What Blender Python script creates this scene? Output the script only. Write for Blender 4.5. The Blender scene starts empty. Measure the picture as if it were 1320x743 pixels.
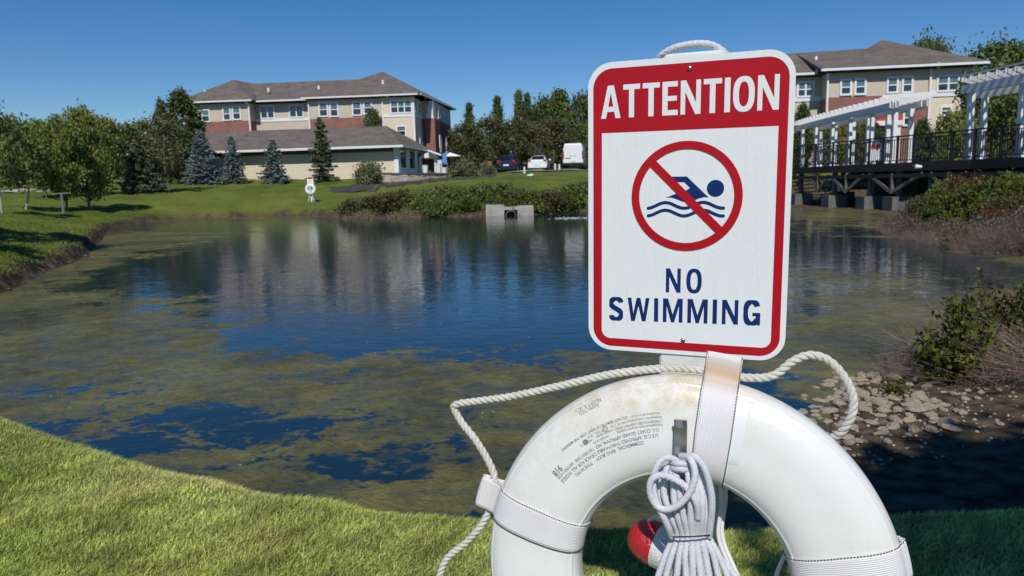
import bpy, math, random
import numpy as np
from mathutils import Vector, Matrix
random.seed(7); rng = np.random.default_rng(11)
S = bpy.context.scene; COL = S.collection
R = math.radians
# ---------------------------------------------------------------- camera, world, sun
EYE = np.array([0., 0., 1.55]); FPX, CX, CY = 925., 660., 371.5     # photo pixels
_p = math.atan((CY-236.)/FPX); _a = R(1.5)
_f = np.array([0, math.cos(_p), -math.sin(_p)]); _u0 = np.array([0, math.sin(_p), math.cos(_p)]); _r0 = np.array([1., 0, 0])
CR = _r0*math.cos(_a)-_u0*math.sin(_a); CU = _u0*math.cos(_a)+_r0*math.sin(_a); CF = _f
cd = bpy.data.cameras.new('camera'); cam = bpy.data.objects.new('camera', cd); COL.objects.link(cam)
cd.sensor_width = 36; cd.lens = 36*FPX/1320; cd.clip_start = .05; cd.clip_end = 5000
cam.matrix_world = Matrix([[CR[i], CU[i], -CF[i], EYE[i]] for i in range(3)]+[[0, 0, 0, 1]])
cd.dof.use_dof = True; cd.dof.focus_distance = 1.04; cd.dof.aperture_fstop = 15.0
S.camera = cam
SUN_EL, SUN_AZ = 47.0, 183.0      # azimuth clockwise from +Y: behind and left of the camera
w = bpy.data.worlds.new('World'); S.world = w; w.use_nodes = True
nt = w.node_tree; bg = nt.nodes['Background']; sky = nt.nodes.new('ShaderNodeTexSky')
sky.sky_type = 'NISHITA'; sky.sun_disc = False; sky.sun_elevation = R(SUN_EL); sky.sun_rotation = R(SUN_AZ)
sky.air_density = 1.0; sky.dust_density = 0.0; sky.ozone_density = 6.0; sky.altitude = 0
hs = nt.nodes.new('ShaderNodeHueSaturation'); hs.inputs['Saturation'].default_value = 1.27; hs.inputs['Value'].default_value = .98; hs.inputs['Hue'].default_value = .508
nt.links.new(sky.outputs[0], hs.inputs['Color']); nt.links.new(hs.outputs[0], bg.inputs[0]); bg.inputs[1].default_value = .085
sd = bpy.data.lights.new('sun', 'SUN'); sd.energy = 3.9; sd.angle = R(.53); sd.color = (1, .955, .89)
sun = bpy.data.objects.new('sun', sd); COL.objects.link(sun)
sv = Vector((math.sin(R(SUN_AZ))*math.cos(R(SUN_EL)), math.cos(R(SUN_AZ))*math.cos(R(SUN_EL)), math.sin(R(SUN_EL))))
sun.rotation_euler = sv.to_track_quat('Z', 'Y').to_euler(); sun.location = (0, 0, 30)
S.view_settings.view_transform = 'Standard'; S.view_settings.look = 'None'; S.view_settings.exposure = 0.0; S.view_settings.gamma = 1
# ---------------------------------------------------------------- helpers
def at(px, py, Y):                                # point of the place seen at a photo pixel, at distance Y
    d = (px-CX)/FPX*CR-(py-CY)/FPX*CU+CF
    return EYE+d*(Y/d[1])
def hor(px): return 236.-(px-660)*.0262
def wat(px, py):                                  # point of the water plane
    d = (px-CX)/FPX*CR-(py-CY)/FPX*CU+CF
    return (EYE+d*(-EYE[2]/d[2]))[:2]
def mesh(name, v, f, mat=None, smooth=False):
    m = bpy.data.meshes.new(name)
    m.from_pydata([tuple(map(float, p)) for p in v], [], [tuple(map(int, q)) for q in f])
    if mat is not None:
        for x in (mat if isinstance(mat, (list, tuple)) else [mat]): m.materials.append(x)
    if smooth: m.polygons.foreach_set('use_smooth', [True]*len(m.polygons))
    m.update(); return m
def fast(name, v, f, mat, smooth=False):          # numpy verts, faces all of one size
    m = bpy.data.meshes.new(name); v = np.asarray(v, np.float32); f = np.asarray(f, np.int32); k = f.shape[1]
    m.vertices.add(len(v)); m.vertices.foreach_set('co', v.ravel())
    m.loops.add(f.size); m.loops.foreach_set('vertex_index', f.ravel())
    m.polygons.add(len(f)); m.polygons.foreach_set('loop_start', np.arange(len(f), dtype=np.int32)*k)
    if smooth: m.polygons.foreach_set('use_smooth', np.ones(len(f), bool))
    m.materials.append(mat); m.update(calc_edges=True); m.validate(); return m
def link(name, data, parent=None, loc=None, rz=0, **pr):
    o = bpy.data.objects.new(name, data); COL.objects.link(o)
    if parent is not None: o.parent = parent
    if loc is not None: o.location = tuple(map(float, loc))
    if rz: o.rotation_euler = (0, 0, rz)
    for k, x in pr.items():
        if x is not None: o[k] = x
    return o
def thing(name, label, cat, loc=(0, 0, 0), rz=0, group=None):
    return link(name, None, None, loc, rz, label=label, category=cat, group=group)
def copy_tree(o, parent=None):
    c = o.copy(); COL.objects.link(c)
    if parent is not None: c.parent = parent
    for ch in o.children: copy_tree(ch, c)
    return c
class G:                                          # gathers shapes, then makes one mesh object
    def __init__(s): s.v = []; s.f = []
    def add(s, v, f):
        n = len(s.v); s.v += [tuple(map(float, p)) for p in v]; s.f += [tuple(int(i)+n for i in q) for q in f]; return s
    def hexa(s, p): return s.add(p, [(0, 3, 2, 1), (4, 5, 6, 7), (0, 1, 5, 4), (1, 2, 6, 5), (2, 3, 7, 6), (3, 0, 4, 7)])
    def box(s, a, b):
        (x0, y0, z0), (x1, y1, z1) = a, b
        return s.hexa([(x0, y0, z0), (x1, y0, z0), (x1, y1, z0), (x0, y1, z0), (x0, y0, z1), (x1, y0, z1), (x1, y1, z1), (x0, y1, z1)])
    def fbox(s, o, U, V, u0, u1, v0, v1, z0, z1):  # box in a plan frame: origin o, axes U (along), V (depth)
        P = lambda u, v, z: (o[0]+U[0]*u+V[0]*v, o[1]+U[1]*u+V[1]*v, z)
        return s.hexa([P(u0, v0, z0), P(u1, v0, z0), P(u1, v1, z0), P(u0, v1, z0), P(u0, v0, z1), P(u1, v0, z1), P(u1, v1, z1), P(u0, v1, z1)])
    def bar(s, a, b, w, h, up=(0, 0, 1)):
        a = Vector(a); b = Vector(b); d = (b-a).normalized(); x = d.cross(Vector(up))
        if x.length < 1e-4: x = Vector((1, 0, 0))
        x.normalize(); y = x.cross(d); q = []
        for e in (a, b):
            for i, j in ((-1, -1), (1, -1), (1, 1), (-1, 1)): q.append(e+x*w/2*i+y*h/2*j)
        return s.hexa(q)
    def cyl(s, a, b, r0, r1=None, n=10, caps=True):
        r1 = r0 if r1 is None else r1; a = Vector(a); b = Vector(b); d = (b-a).normalized()
        x = d.orthogonal().normalized(); y = d.cross(x); v = []
        for e, r in ((a, r0), (b, r1)):
            for i in range(n):
                t = 2*math.pi*i/n; v.append(e+x*math.cos(t)*r+y*math.sin(t)*r)
        f = [(i, (i+1) % n, n+(i+1) % n, n+i) for i in range(n)]
        if caps: f += [tuple(range(n))[::-1], tuple(range(n, 2*n))]
        return s.add(v, f)
    def obj(s, name, mat, parent=None, smooth=False, **pr):
        off = parent.get('_o', (0, 0, 0)) if parent is not None else (0, 0, 0)
        v = [(p[0]-off[0], p[1]-off[1], p[2]-off[2]) for p in s.v]
        return link(name, mesh(name, v, s.f, mat, smooth), parent, **pr)
def wthing(name, label, cat, loc, group=None):    # a thing whose parts are given in world coordinates
    t = thing(name, label, cat, loc, 0, group); t['_o'] = [float(x) for x in loc]; return t
def sub(o, parent): o['_o'] = parent.get('_o', (0, 0, 0)); return o
# ---------------------------------------------------------------- materials
def mat(name, base, rough=.6, var=None, scale=5., bump=0, bscale=30., metal=0, spec=.5, coord='Object', trans=0, det=4, attr=None, coat=0):
    m = bpy.data.materials.new(name); m.use_nodes = True; n = m.node_tree; b = n.nodes['Principled BSDF']
    b.inputs['Roughness'].default_value = rough; b.inputs['Metallic'].default_value = metal
    b.inputs['Specular IOR Level'].default_value = spec; b.inputs['Base Color'].default_value = (*base, 1)
    if coat: b.inputs['Coat Weight'].default_value = coat
    tc = n.nodes.new('ShaderNodeTexCoord')
    if var is not None:
        t = n.nodes.new('ShaderNodeTexNoise'); t.inputs['Scale'].default_value = scale; t.inputs['Detail'].default_value = det
        n.links.new(tc.outputs[coord], t.inputs['Vector'])
        r = n.nodes.new('ShaderNodeValToRGB'); r.color_ramp.elements[0].position = .33; r.color_ramp.elements[1].position = .67
        r.color_ramp.elements[0].color = (*base, 1); r.color_ramp.elements[1].color = (*var, 1)
        n.links.new(t.outputs[0], r.inputs[0]); last = r.outputs[0]
        if attr:
            at_ = n.nodes.new('ShaderNodeAttribute'); at_.attribute_name = attr
            x = n.nodes.new('ShaderNodeMix'); x.data_type = 'RGBA'; x.blend_type = 'MULTIPLY'; x.inputs[0].default_value = 1
            n.links.new(last, x.inputs[6]); n.links.new(at_.outputs['Color'], x.inputs[7]); last = x.outputs[2]
        n.links.new(last, b.inputs['Base Color'])
    if bump:
        t = n.nodes.new('ShaderNodeTexNoise'); t.inputs['Scale'].default_value = bscale; t.inputs['Detail'].default_value = 5
        n.links.new(tc.outputs[coord], t.inputs['Vector'])
        u = n.nodes.new('ShaderNodeBump'); u.inputs['Strength'].default_value = bump; u.inputs['Distance'].default_value = .02
        n.links.new(t.outputs[0], u.inputs['Height']); n.links.new(u.outputs[0], b.inputs['Normal'])
    if trans:
        tr = n.nodes.new('ShaderNodeBsdfTranslucent'); mx = n.nodes.new('ShaderNodeMixShader'); mx.inputs[0].default_value = trans
        src = b.inputs['Base Color'].links[0].from_socket if b.inputs['Base Color'].links else None
        if src: n.links.new(src, tr.inputs[0])
        else: tr.inputs[0].default_value = (*base, 1)
        out = n.nodes['Material Output']; n.links.new(b.outputs[0], mx.inputs[1]); n.links.new(tr.outputs[0], mx.inputs[2]); n.links.new(mx.outputs[0], out.inputs[0])
    return m
def nodes(m): return m.node_tree, m.node_tree.nodes, m.node_tree.links, m.node_tree.nodes['Principled BSDF']
def leafmat(name, a, b, trans=.25):                # colour varies leaf by leaf
    m = mat(name, a, .55, b, .9, trans=0, spec=.3); n, N, L, B = nodes(m)
    at_ = N.new('ShaderNodeAttribute'); at_.attribute_name = 'tint'
    ramp = [x for x in N if x.type == 'VALTORGB'][0]
    x = N.new('ShaderNodeMix'); x.data_type = 'RGBA'; x.blend_type = 'MULTIPLY'; x.inputs[0].default_value = 1
    L.new(ramp.outputs[0], x.inputs[6]); L.new(at_.outputs['Color'], x.inputs[7]); L.new(x.outputs[2], B.inputs['Base Color'])
    if trans:
        tr = N.new('ShaderNodeBsdfTranslucent'); mx = N.new('ShaderNodeMixShader'); mx.inputs[0].default_value = trans
        L.new(x.outputs[2], tr.inputs[0]); L.new(B.outputs[0], mx.inputs[1]); L.new(tr.outputs[0], mx.inputs[2]); L.new(mx.outputs[0], N['Material Output'].inputs[0])
    return m
M = {}
M['bark'] = mat('bark', (.11, .085, .06), .9, (.2, .16, .12), 9, .6, 20)
M['bark_pale'] = mat('bark_pale', (.3, .27, .22), .9, (.42, .38, .32), 9, .4, 20)
M['leaf_a'] = leafmat('leaf_a', (.15, .19, .04), (.24, .26, .065))
M['leaf_b'] = leafmat('leaf_b', (.085, .125, .03), (.16, .19, .05))
M['leaf_c'] = leafmat('leaf_c', (.12, .115, .06), (.17, .155, .075))
M['leaf_red'] = leafmat('leaf_red', (.085, .08, .035), (.125, .125, .048))
M['leaf_dark'] = leafmat('leaf_dark', (.055, .085, .03), (.1, .13, .042), .18)
M['leaf_pale'] = leafmat('leaf_pale', (.13, .15, .06), (.22, .22, .12))
M['needle_blue'] = leafmat('needle_blue', (.1, .135, .13), (.18, .215, .21), .05)
M['needle_green'] = leafmat('needle_green', (.08, .095, .05), (.13, .14, .085), .05)
M['bush_green'] = leafmat('bush_green', (.06, .085, .015), (.13, .13, .02))
M['bush_dull'] = leafmat('bush_dull', (.085, .075, .03), (.12, .115, .04))
M['bush_brown'] = leafmat('bush_brown', (.13, .1, .07), (.2, .16, .12))
M['bush_red'] = leafmat('bush_red', (.13, .04, .025), (.13, .08, .03))
M['twig'] = mat('twig', (.13, .095, .075), .9, (.28, .21, .16), 3)
M['white_paint'] = mat('white_paint', (.78, .78, .77), .5, (.72, .72, .7), 3)
M['trim'] = mat('trim', (.75, .76, .77), .5)
M['concrete'] = mat('concrete', (.42, .4, .35), .85, (.3, .29, .25), 3, .3, 25)
M['concrete_dark'] = mat('concrete_dark', (.16, .16, .15), .85, (.09, .09, .085), 3, .3, 25)
M['asphalt'] = mat('asphalt', (.05, .05, .052), .9, (.07, .07, .07), 6, .3, 80)
M['mulch'] = mat('mulch', (.035, .03, .03), .95, (.065, .055, .05), 20, .8, 40)
M['path'] = mat('path', (.45, .42, .37), .9, (.36, .34, .3), 4)
M['black_metal'] = mat('black_metal', (.012, .012, .013), .45)
M['deck_dark'] = mat('deck_dark', (.014, .013, .013), .8, (.022, .02, .02), 5, .3)
M['deck_wood'] = mat('deck_wood', (.17, .155, .14), .85, (.11, .1, .09), 6, .3)
M['stone_tan'] = mat('stone_tan', (.62, .52, .42), .9, (.42, .34, .27), 1.3, .5, 20)
M['rock'] = mat('rock', (.52, .43, .32), .9, (.3, .25, .19), 12, .6, 40)
M['glass_dark'] = mat('glass_dark', (.02, .03, .035), .06, spec=1.)
M['blind'] = mat('blind', (.10, .15, .16), .12, spec=.9)
M['dark_room'] = mat('dark_room', (.015, .014, .013), .9)
M['red_door'] = mat('red_door', (.09, .025, .02), .6)
M['tyre'] = mat('tyre', (.015, .015, .016), .8)
M['rim'] = mat('rim', (.5, .5, .52), .3, metal=.8)
M['car_white'] = mat('car_white', (.78, .79, .8), .25, coat=.5)
M['car_navy'] = mat('car_navy', (.012, .018, .05), .2, coat=.8)
M['car_grey'] = mat('car_grey', (.16, .17, .19), .25, coat=.6)
M['lamp_red'] = mat('lamp_red', (.4, .02, .02), .2)
M['lamp_clear'] = mat('lamp_clear', (.7, .72, .75), .15)
M['orange'] = mat('orange', (.75, .1, .03), .5)
M['blue_cloth'] = mat('blue_cloth', (.1, .25, .6), .7)
M['red_cloth'] = mat('red_cloth', (.6, .03, .03), .6)
M['eave_shade'] = mat('eave_shade', (.075, .08, .085), .6)
M['foam'] = mat('foam', (.75, .8, .85), .6)
def sidingmat(name, a, b, lap=.11):
    m = mat(name, a, .6, b, .6); n, N, L, B = nodes(m)
    tc = [x for x in N if x.type == 'TEX_COORD'][0]; sp = N.new('ShaderNodeSeparateXYZ'); L.new(tc.outputs['Object'], sp.inputs[0])
    d = N.new('ShaderNodeMath'); d.operation = 'DIVIDE'; d.inputs[1].default_value = lap; L.new(sp.outputs[2], d.inputs[0])
    fr = N.new('ShaderNodeMath'); fr.operation = 'FRACT'; L.new(d.outputs[0], fr.inputs[0])
    inv = N.new('ShaderNodeMath'); inv.operation = 'SUBTRACT'; inv.inputs[0].default_value = 1; L.new(fr.outputs[0], inv.inputs[1])
    bp = N.new('ShaderNodeBump'); bp.inputs['Strength'].default_value = .8; bp.inputs['Distance'].default_value = .015
    L.new(inv.outputs[0], bp.inputs['Height']); L.new(bp.outputs[0], B.inputs['Normal']); return m
M['siding'] = sidingmat('siding', (.55, .485, .38), (.52, .455, .35), .13)
M['siding_cream'] = sidingmat('siding_cream', (.68, .6, .46), (.65, .57, .43), .13)
def brickmat():
    m = mat('brick', (.3, .1, .07), .85); n, N, L, B = nodes(m)
    tc = [x for x in N if x.type == 'TEX_COORD'][0]; sp = N.new('ShaderNodeSeparateXYZ'); L.new(tc.outputs['Object'], sp.inputs[0])
    ad = N.new('ShaderNodeMath'); L.new(sp.outputs[0], ad.inputs[0]); L.new(sp.outputs[1], ad.inputs[1])
    cb = N.new('ShaderNodeCombineXYZ'); L.new(ad.outputs[0], cb.inputs[0]); L.new(sp.outputs[2], cb.inputs[1])
    t = N.new('ShaderNodeTexBrick'); t.inputs['Scale'].default_value = 1; t.inputs['Brick Width'].default_value = .21; t.inputs['Row Height'].default_value = .075
    t.inputs['Mortar Size'].default_value = .008; t.inputs['Color1'].default_value = (.30, .085, .06, 1); t.inputs['Color2'].default_value = (.2, .065, .05, 1); t.inputs['Mortar'].default_value = (.3, .22, .18, 1)
    L.new(cb.outputs[0], t.inputs['Vector'])
    nz = N.new('ShaderNodeTexNoise'); nz.inputs['Scale'].default_value = 2.2; L.new(tc.outputs['Object'], nz.inputs['Vector'])
    x = N.new('ShaderNodeMix'); x.data_type = 'RGBA'; x.blend_type = 'OVERLAY'; x.inputs[0].default_value = .35
    L.new(t.outputs[0], x.inputs[6]); L.new(nz.outputs[0], x.inputs[7]); L.new(x.outputs[2], B.inputs['Base Color']); return m
M['brick'] = brickmat()
def roofmat():
    m = mat('shingle', (.15, .125, .105), .95); n, N, L, B = nodes(m)
    tc = [x for x in N if x.type == 'TEX_COORD'][0]; sp = N.new('ShaderNodeSeparateXYZ'); L.new(tc.outputs['Object'], sp.inputs[0])
    ad = N.new('ShaderNodeMath'); L.new(sp.outputs[0], ad.inputs[0]); L.new(sp.outputs[1], ad.inputs[1])
    cb = N.new('ShaderNodeCombineXYZ'); L.new(ad.outputs[0], cb.inputs[0]); L.new(sp.outputs[2], cb.inputs[1])
    t = N.new('ShaderNodeTexBrick'); t.inputs['Scale'].default_value = 1; t.inputs['Brick Width'].default_value = .33; t.inputs['Row Height'].default_value = .08; t.inputs['Mortar Size'].default_value = .008
    t.inputs['Color1'].default_value = (.19, .155, .13, 1); t.inputs['Color2'].default_value = (.115, .095, .082, 1); t.inputs['Mortar'].default_value = (.07, .06, .05, 1)
    L.new(cb.outputs[0], t.inputs['Vector'])
    nz = N.new('ShaderNodeTexNoise'); nz.inputs['Scale'].default_value = .8; nz.inputs['Detail'].default_value = 6; L.new(tc.outputs['Object'], nz.inputs['Vector'])
    x = N.new('ShaderNodeMix'); x.data_type = 'RGBA'; x.blend_type = 'OVERLAY'; x.inputs[0].default_value = .4
    L.new(t.outputs[0], x.inputs[6]); L.new(nz.outputs[0], x.inputs[7]); L.new(x.outputs[2], B.inputs['Base Color']); return m
M['roof'] = roofmat()
# ---------------------------------------------------------------- pond outline and terrain
shore = [(-14, 6.6), (-9, 6.0), (-6, 5.1), (-4, 4.75), (-2.9, 4.45), (-2.1, 3.85), (-1.3, 3.4), (-.85, 3.15), (0, 2.82), (.7, 2.75), (1.2, 2.85), (1.6, 3.25),
         (1.8, 3.8), (1.98, 4.4), (2.3, 5.0), (2.65, 5.35), (3.3, 5.7), (4.6, 6.6), (7, 7.4), (11, 8.2), (16, 9.5), (13, 11.2)]
shore += [tuple(wat(*p)) for p in [(1320, 331), (1270, 322), (1225, 315), (1190, 310), (1165, 300), (1143, 291), (1138, 283)]]
shore += [(13.6, 26.6), (15.6, 29.0), (15.2, 31.5), (14.6, 34.5), (11.5, 36.5)]
shore += [tuple(wat(*p)) for p in [(752, 272.5), (728, 274), (690, 277), (640, 278), (580, 280), (520, 281), (470, 283), (425, 282), (405, 277.5), (330, 279), (285, 282), (245, 282), (205, 285),
          (170, 289), (150, 293), (138, 301), (128, 311), (120, 322), (105, 334), (85, 344), (60, 351), (44, 358), (30, 368), (12, 374), (-5, 384)]]
shore += [(-9.8, 10.6), (-11, 8.9), (-13.5, 8), (-16.5, 7.6)]
# round the corners a little
def chaikin(P, n=2):
    P = np.array(P, float)
    for _ in range(n):
        Q = np.roll(P, -1, 0); P = np.stack([P*.75+Q*.25, P*.25+Q*.75], 1).reshape(-1, 2)
    return P
SH = chaikin(shore)
wob = rng.normal(0, 1, (len(SH), 2))*.035*np.clip(np.linalg.norm(SH, axis=1)/8, .3, 1.6)[:, None]; SH = SH+wob
def sdist(x, y):                                  # + outside the water, - in it
    x = np.asarray(x, float).ravel(); y = np.asarray(y, float).ravel(); out = np.empty(len(x))
    A = SH; B = np.roll(SH, -1, 0); D = B-A; L2 = (D**2).sum(1)
    for s in range(0, len(x), 20000):
        px = x[s:s+20000, None]; py = y[s:s+20000, None]
        t = np.clip(((px-A[:, 0])*D[:, 0]+(py-A[:, 1])*D[:, 1])/L2, 0, 1)
        d = np.sqrt(((px-A[:, 0]-t*D[:, 0])**2+(py-A[:, 1]-t*D[:, 1])**2).min(1))
        c = ((A[:, 1] > py) != (B[:, 1] > py)) & (px < (B[:, 0]-A[:, 0])*(py-A[:, 1])/(B[:, 1]-A[:, 1]+1e-12)+A[:, 0])
        out[s:s+20000] = np.where(c.sum(1) % 2 == 1, -d, d)
    return out
def sst(a, b, x): t = np.clip((x-a)/(b-a), 0, 1); return t*t*(3-2*t)
def vnoise(x, y, s, seed=0):                      # cheap smooth noise from sines
    r = np.random.default_rng(seed); z = 0
    for i in range(5):
        a, b, c = r.uniform(-1, 1, 2).tolist()+[r.uniform(0, 6.3)]; z = z+np.sin((x*a+y*b)*(2.2+i)/s+c)
    return z/5
def height(x, y, d=None):
    x = np.asarray(x, float).ravel(); y = np.asarray(y, float).ravel()
    if d is None: d = sdist(x, y)
    wdt = .75+2.2*sst(.9, 1.6, x)*sst(2.1, 2.8, y)
    near = .45*sst(-.05, 1, d/wdt)+.004*d
    dd = np.clip(d, 0, None)
    edge = .3*(.75+.5*vnoise(x, y, .8, 3))
    far = edge*sst(0, .22, d)+.75*(1-np.exp(-dd/5))+.055*np.minimum(dd, 32)
    rb = .1*sst(0, .4, d)+1.2*(1-np.exp(-dd/3.5))+.03*np.minimum(dd, 30)      # right bank below the boardwalk
    k = sst(4.5, 9.5, y); kr = sst(6, 10, x)*sst(9, 12, y)
    ub = sst(9.5, 12, x)*sst(20, 25, y)*sst(47, 43, y); rb = rb*(1-.9*ub)
    z = near*(1-k)+(far*(1-kr)+rb*kr)*k
    z = z+vnoise(x, y, 3., 5)*.02*sst(.5, 3, d)+vnoise(x, y, .45, 8)*.006*sst(.2, .6, d)
    z = np.where(d < 0, -.7*sst(0, 1.5, -d)-.02, z)
    return z
def H(x, y): return float(height([x], [y])[0])
ang = np.concatenate([np.linspace(-180, -42, 56)[:-1], np.linspace(-42, 44, 390), np.linspace(44, 180, 56)[1:]])
rad = np.concatenate([[.02], np.geomspace(.5, 1600, 440)])
AA, RR = np.meshgrid(np.radians(ang), rad, indexing='ij'); GX = np.sin(AA)*RR; GY = np.cos(AA)*RR
gd = sdist(GX, GY); GZ = height(GX, GY, gd); na, nr = len(ang), len(rad)
idx = np.arange(na*nr).reshape(na, nr)
F = np.stack([idx[:-1, :-1], idx[:-1, 1:], idx[1:, 1:], idx[1:, :-1]], -1).reshape(-1, 4)
gm = mat('lawn', (.10, .135, .018), .95, (.155, .175, .032), .35, .6, 9); n_, N_, L_, B_ = nodes(gm)
B_.inputs['Specular IOR Level'].default_value = .1
def addmix(fac, c, prev, blend='MIX'):
    x = N_.new('ShaderNodeMix'); x.data_type = 'RGBA'; x.blend_type = blend; L_.new(fac, x.inputs[0]); L_.new(prev, x.inputs[6]); x.inputs[7].default_value = (*c, 1); return x.outputs[2]
tc_ = [x for x in N_ if x.type == 'TEX_COORD'][0]; last = [x for x in N_ if x.type == 'VALTORGB'][0].outputs[0]
for sc, dt, c, lo, hi in ((.22, 5, (.055, .085, .012), .47, .68), (1.7, 6, (.16, .15, .045), .54, .72), (9, 5, (.05, .075, .014), .5, .75), (40, 3, (.19, .2, .07), .55, .8)):
    t = N_.new('ShaderNodeTexNoise'); t.inputs['Scale'].default_value = sc; t.inputs['Detail'].default_value = dt; L_.new(tc_.outputs['Object'], t.inputs['Vector'])
    mr = N_.new('ShaderNodeMapRange'); mr.inputs[1].default_value = lo; mr.inputs[2].default_value = hi; mr.inputs[4].default_value = .9; L_.new(t.outputs[0], mr.inputs[0]); last = addmix(mr.outputs[0], c, last)
a_ = N_.new('ShaderNodeAttribute'); a_.attribute_name = 'soil'; st = N_.new('ShaderNodeTexNoise'); st.inputs['Scale'].default_value = 9; st.inputs['Detail'].default_value = 6; L_.new(tc_.outputs['Object'], st.inputs['Vector'])
sr = N_.new('ShaderNodeValToRGB'); sr.color_ramp.elements[0].position = .35; sr.color_ramp.elements[0].color = (.03, .022, .014, 1); sr.color_ramp.elements[1].position = .75; sr.color_ramp.elements[1].color = (.17, .13, .085, 1); L_.new(st.outputs[0], sr.inputs[0])
x_ = N_.new('ShaderNodeMix'); x_.data_type = 'RGBA'; L_.new(a_.outputs['Fac'], x_.inputs[0]); L_.new(last, x_.inputs[6]); L_.new(sr.outputs[0], x_.inputs[7]); L_.new(x_.outputs[2], B_.inputs['Base Color'])
g = fast('ground', np.stack([GX.ravel(), GY.ravel(), GZ], -1), F, gm, True)
soil = np.where(gd < .3, 1., 0.)*1.0
x_f, y_f = GX.ravel(), GY.ravel()
soil = np.maximum(soil, sst(.5, .25, gd)*sst(7, 10, y_f))
soil = np.maximum(soil, sst(.9, 1.2, x_f)*sst(2.2, 2.36, y_f)*(y_f < 9))
soil = np.maximum(soil, sst(7.5, 8.5, x_f)*sst(9, 11, y_f)*(y_f < 26)*(.6+.4*vnoise(x_f, y_f, .7, 9)))
soil = np.maximum(soil, sst(11, 12, x_f)*(y_f > 24)*(y_f < 46))
soil = np.maximum(soil, sst(1.1, .4, gd)*sst(-10.5, -9, x_f)*(x_f < 8)*(y_f > 30))
soil = np.clip(soil, 0, 1)
at2 = g.attributes.new('soil', 'FLOAT', 'POINT'); at2.data.foreach_set('value', soil.astype(np.float32))
link('ground', g, kind='structure')
# water
wm = bpy.data.materials.new('pond_water'); wm.use_nodes = True; n_, N_, L_, B_ = nodes(wm)
B_.inputs['Base Color'].default_value = (.008, .026, .04, 1); B_.inputs['Roughness'].default_value = .05; B_.inputs['IOR'].default_value = 1.33
tc_ = N_.new('ShaderNodeTexCoord')
def math_(op, a, b=None, c=None):
    x = N_.new('ShaderNodeMath'); x.operation = op
    for i, q in enumerate((a, b, c)):
        if q is None: continue
        if isinstance(q, (int, float)): x.inputs[i].default_value = q
        else: L_.new(q, x.inputs[i])
    return x.outputs[0]
def noise_(scale, det=5, dist=0, sc=(1, 1, 1), rough=.55):
    mp = N_.new('ShaderNodeMapping'); mp.inputs['Scale'].default_value = sc; L_.new(tc_.outputs['Object'], mp.inputs[0])
    t = N_.new('ShaderNodeTexNoise'); t.inputs['Scale'].default_value = scale; t.inputs['Detail'].default_value = det; t.inputs['Distortion'].default_value = dist; t.inputs['Roughness'].default_value = rough
    L_.new(mp.outputs[0], t.inputs['Vector']); return t.outputs[0]
wv = noise_(5.5, 3, .6, (1, 1.5, 1)); wv2 = noise_(1.3, 2, .3)
bp = N_.new('ShaderNodeBump'); bp.inputs['Strength'].default_value = .065; bp.inputs['Distance'].default_value = .055
L_.new(math_('ADD', wv, math_('MULTIPLY', wv2, 2.)), bp.inputs['Height']); L_.new(bp.outputs[0], B_.inputs['Normal'])
# clear-water regions as soft ellipses in plan (x, y, rx, ry, strength); everywhere else floats algae
sp = N_.new('ShaderNodeSeparateXYZ'); L_.new(tc_.outputs['Object'], sp.inputs[0])
wx = math_('ADD', sp.outputs[0], math_('MULTIPLY', math_('SUBTRACT', noise_(.55, 4), .5), 2.6)); wy = math_('ADD', sp.outputs[1], math_('MULTIPLY', math_('SUBTRACT', noise_(.55, 4, 0, (1.1, .9, 1)), .5), 2.6))
CLEAR = [(-1.0, 23, 8, 14, 1.2), (-8, 33.5, 14, 5.5, 1.1), (-.3, 9.6, 3.0, 3.3, .9), (1.2, 8.6, 2.4, 1.7, .55), (-2.3, 4.5, 1.6, .42, .34), (-.6, 3.9, 1.1, .28, .26), (-5.5, 16, 3.5, 5, .25), (8, 22, 3, 9, .45), (6.5, 14.5, 2.6, 3.6, .5), (3.0, 9.3, 1.8, 1.6, .3), (1.5, 4.6, .5, 1.6, .6), (-3.6, 5.6, .5, .35, .28), (5.5, 11, 3, 2, .25)]
acc = None
for (ex, ey, rx, ry, s_) in CLEAR:
    near_ = ry < 2
    X_, Y_ = (sp.outputs[0], sp.outputs[1]) if near_ else (wx, wy)
    q = math_('ADD', math_('POWER', math_('ABSOLUTE', math_('DIVIDE', math_('SUBTRACT', X_, ex), rx)), 2.), math_('POWER', math_('ABSOLUTE', math_('DIVIDE', math_('SUBTRACT', Y_, ey), ry)), 2.))
    mr = N_.new('ShaderNodeMapRange'); mr.inputs[1].default_value = 1.35; mr.inputs[2].default_value = .5; mr.inputs[3].default_value = 0; mr.inputs[4].default_value = s_; L_.new(q, mr.inputs[0])
    acc = mr.outputs[0] if acc is None else math_('ADD', acc, mr.outputs[0])
n1 = noise_(1.6, 10, .6, (1, 1.15, 1), .68); n2 = noise_(.35, 3); n3 = noise_(10, 6, .5, (1, 1.3, 1), .65)
cov = math_('ADD', math_('ADD', math_('ADD', n1, math_('MULTIPLY', n2, .5)), math_('MULTIPLY', n3, .5)), math_('MULTIPLY', acc, -.42))
mr = N_.new('ShaderNodeMapRange'); mr.inputs[1].default_value = .835; mr.inputs[2].default_value = .90; L_.new(cov, mr.inputs[0]); mask = mr.outputs[0]
al = N_.new('ShaderNodeBsdfPrincipled'); al.inputs['Roughness'].default_value = .6; al.inputs['Specular IOR Level'].default_value = .12
ar = N_.new('ShaderNodeValToRGB'); ar.color_ramp.elements[0].position = .47; ar.color_ramp.elements[0].color = (.03, .032, .022, 1); ar.color_ramp.elements[1].position = .74; ar.color_ramp.elements[1].color = (.205, .19, .07, 1)
e = ar.color_ramp.elements.new(.6); e.color = (.11, .102, .038, 1)
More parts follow.
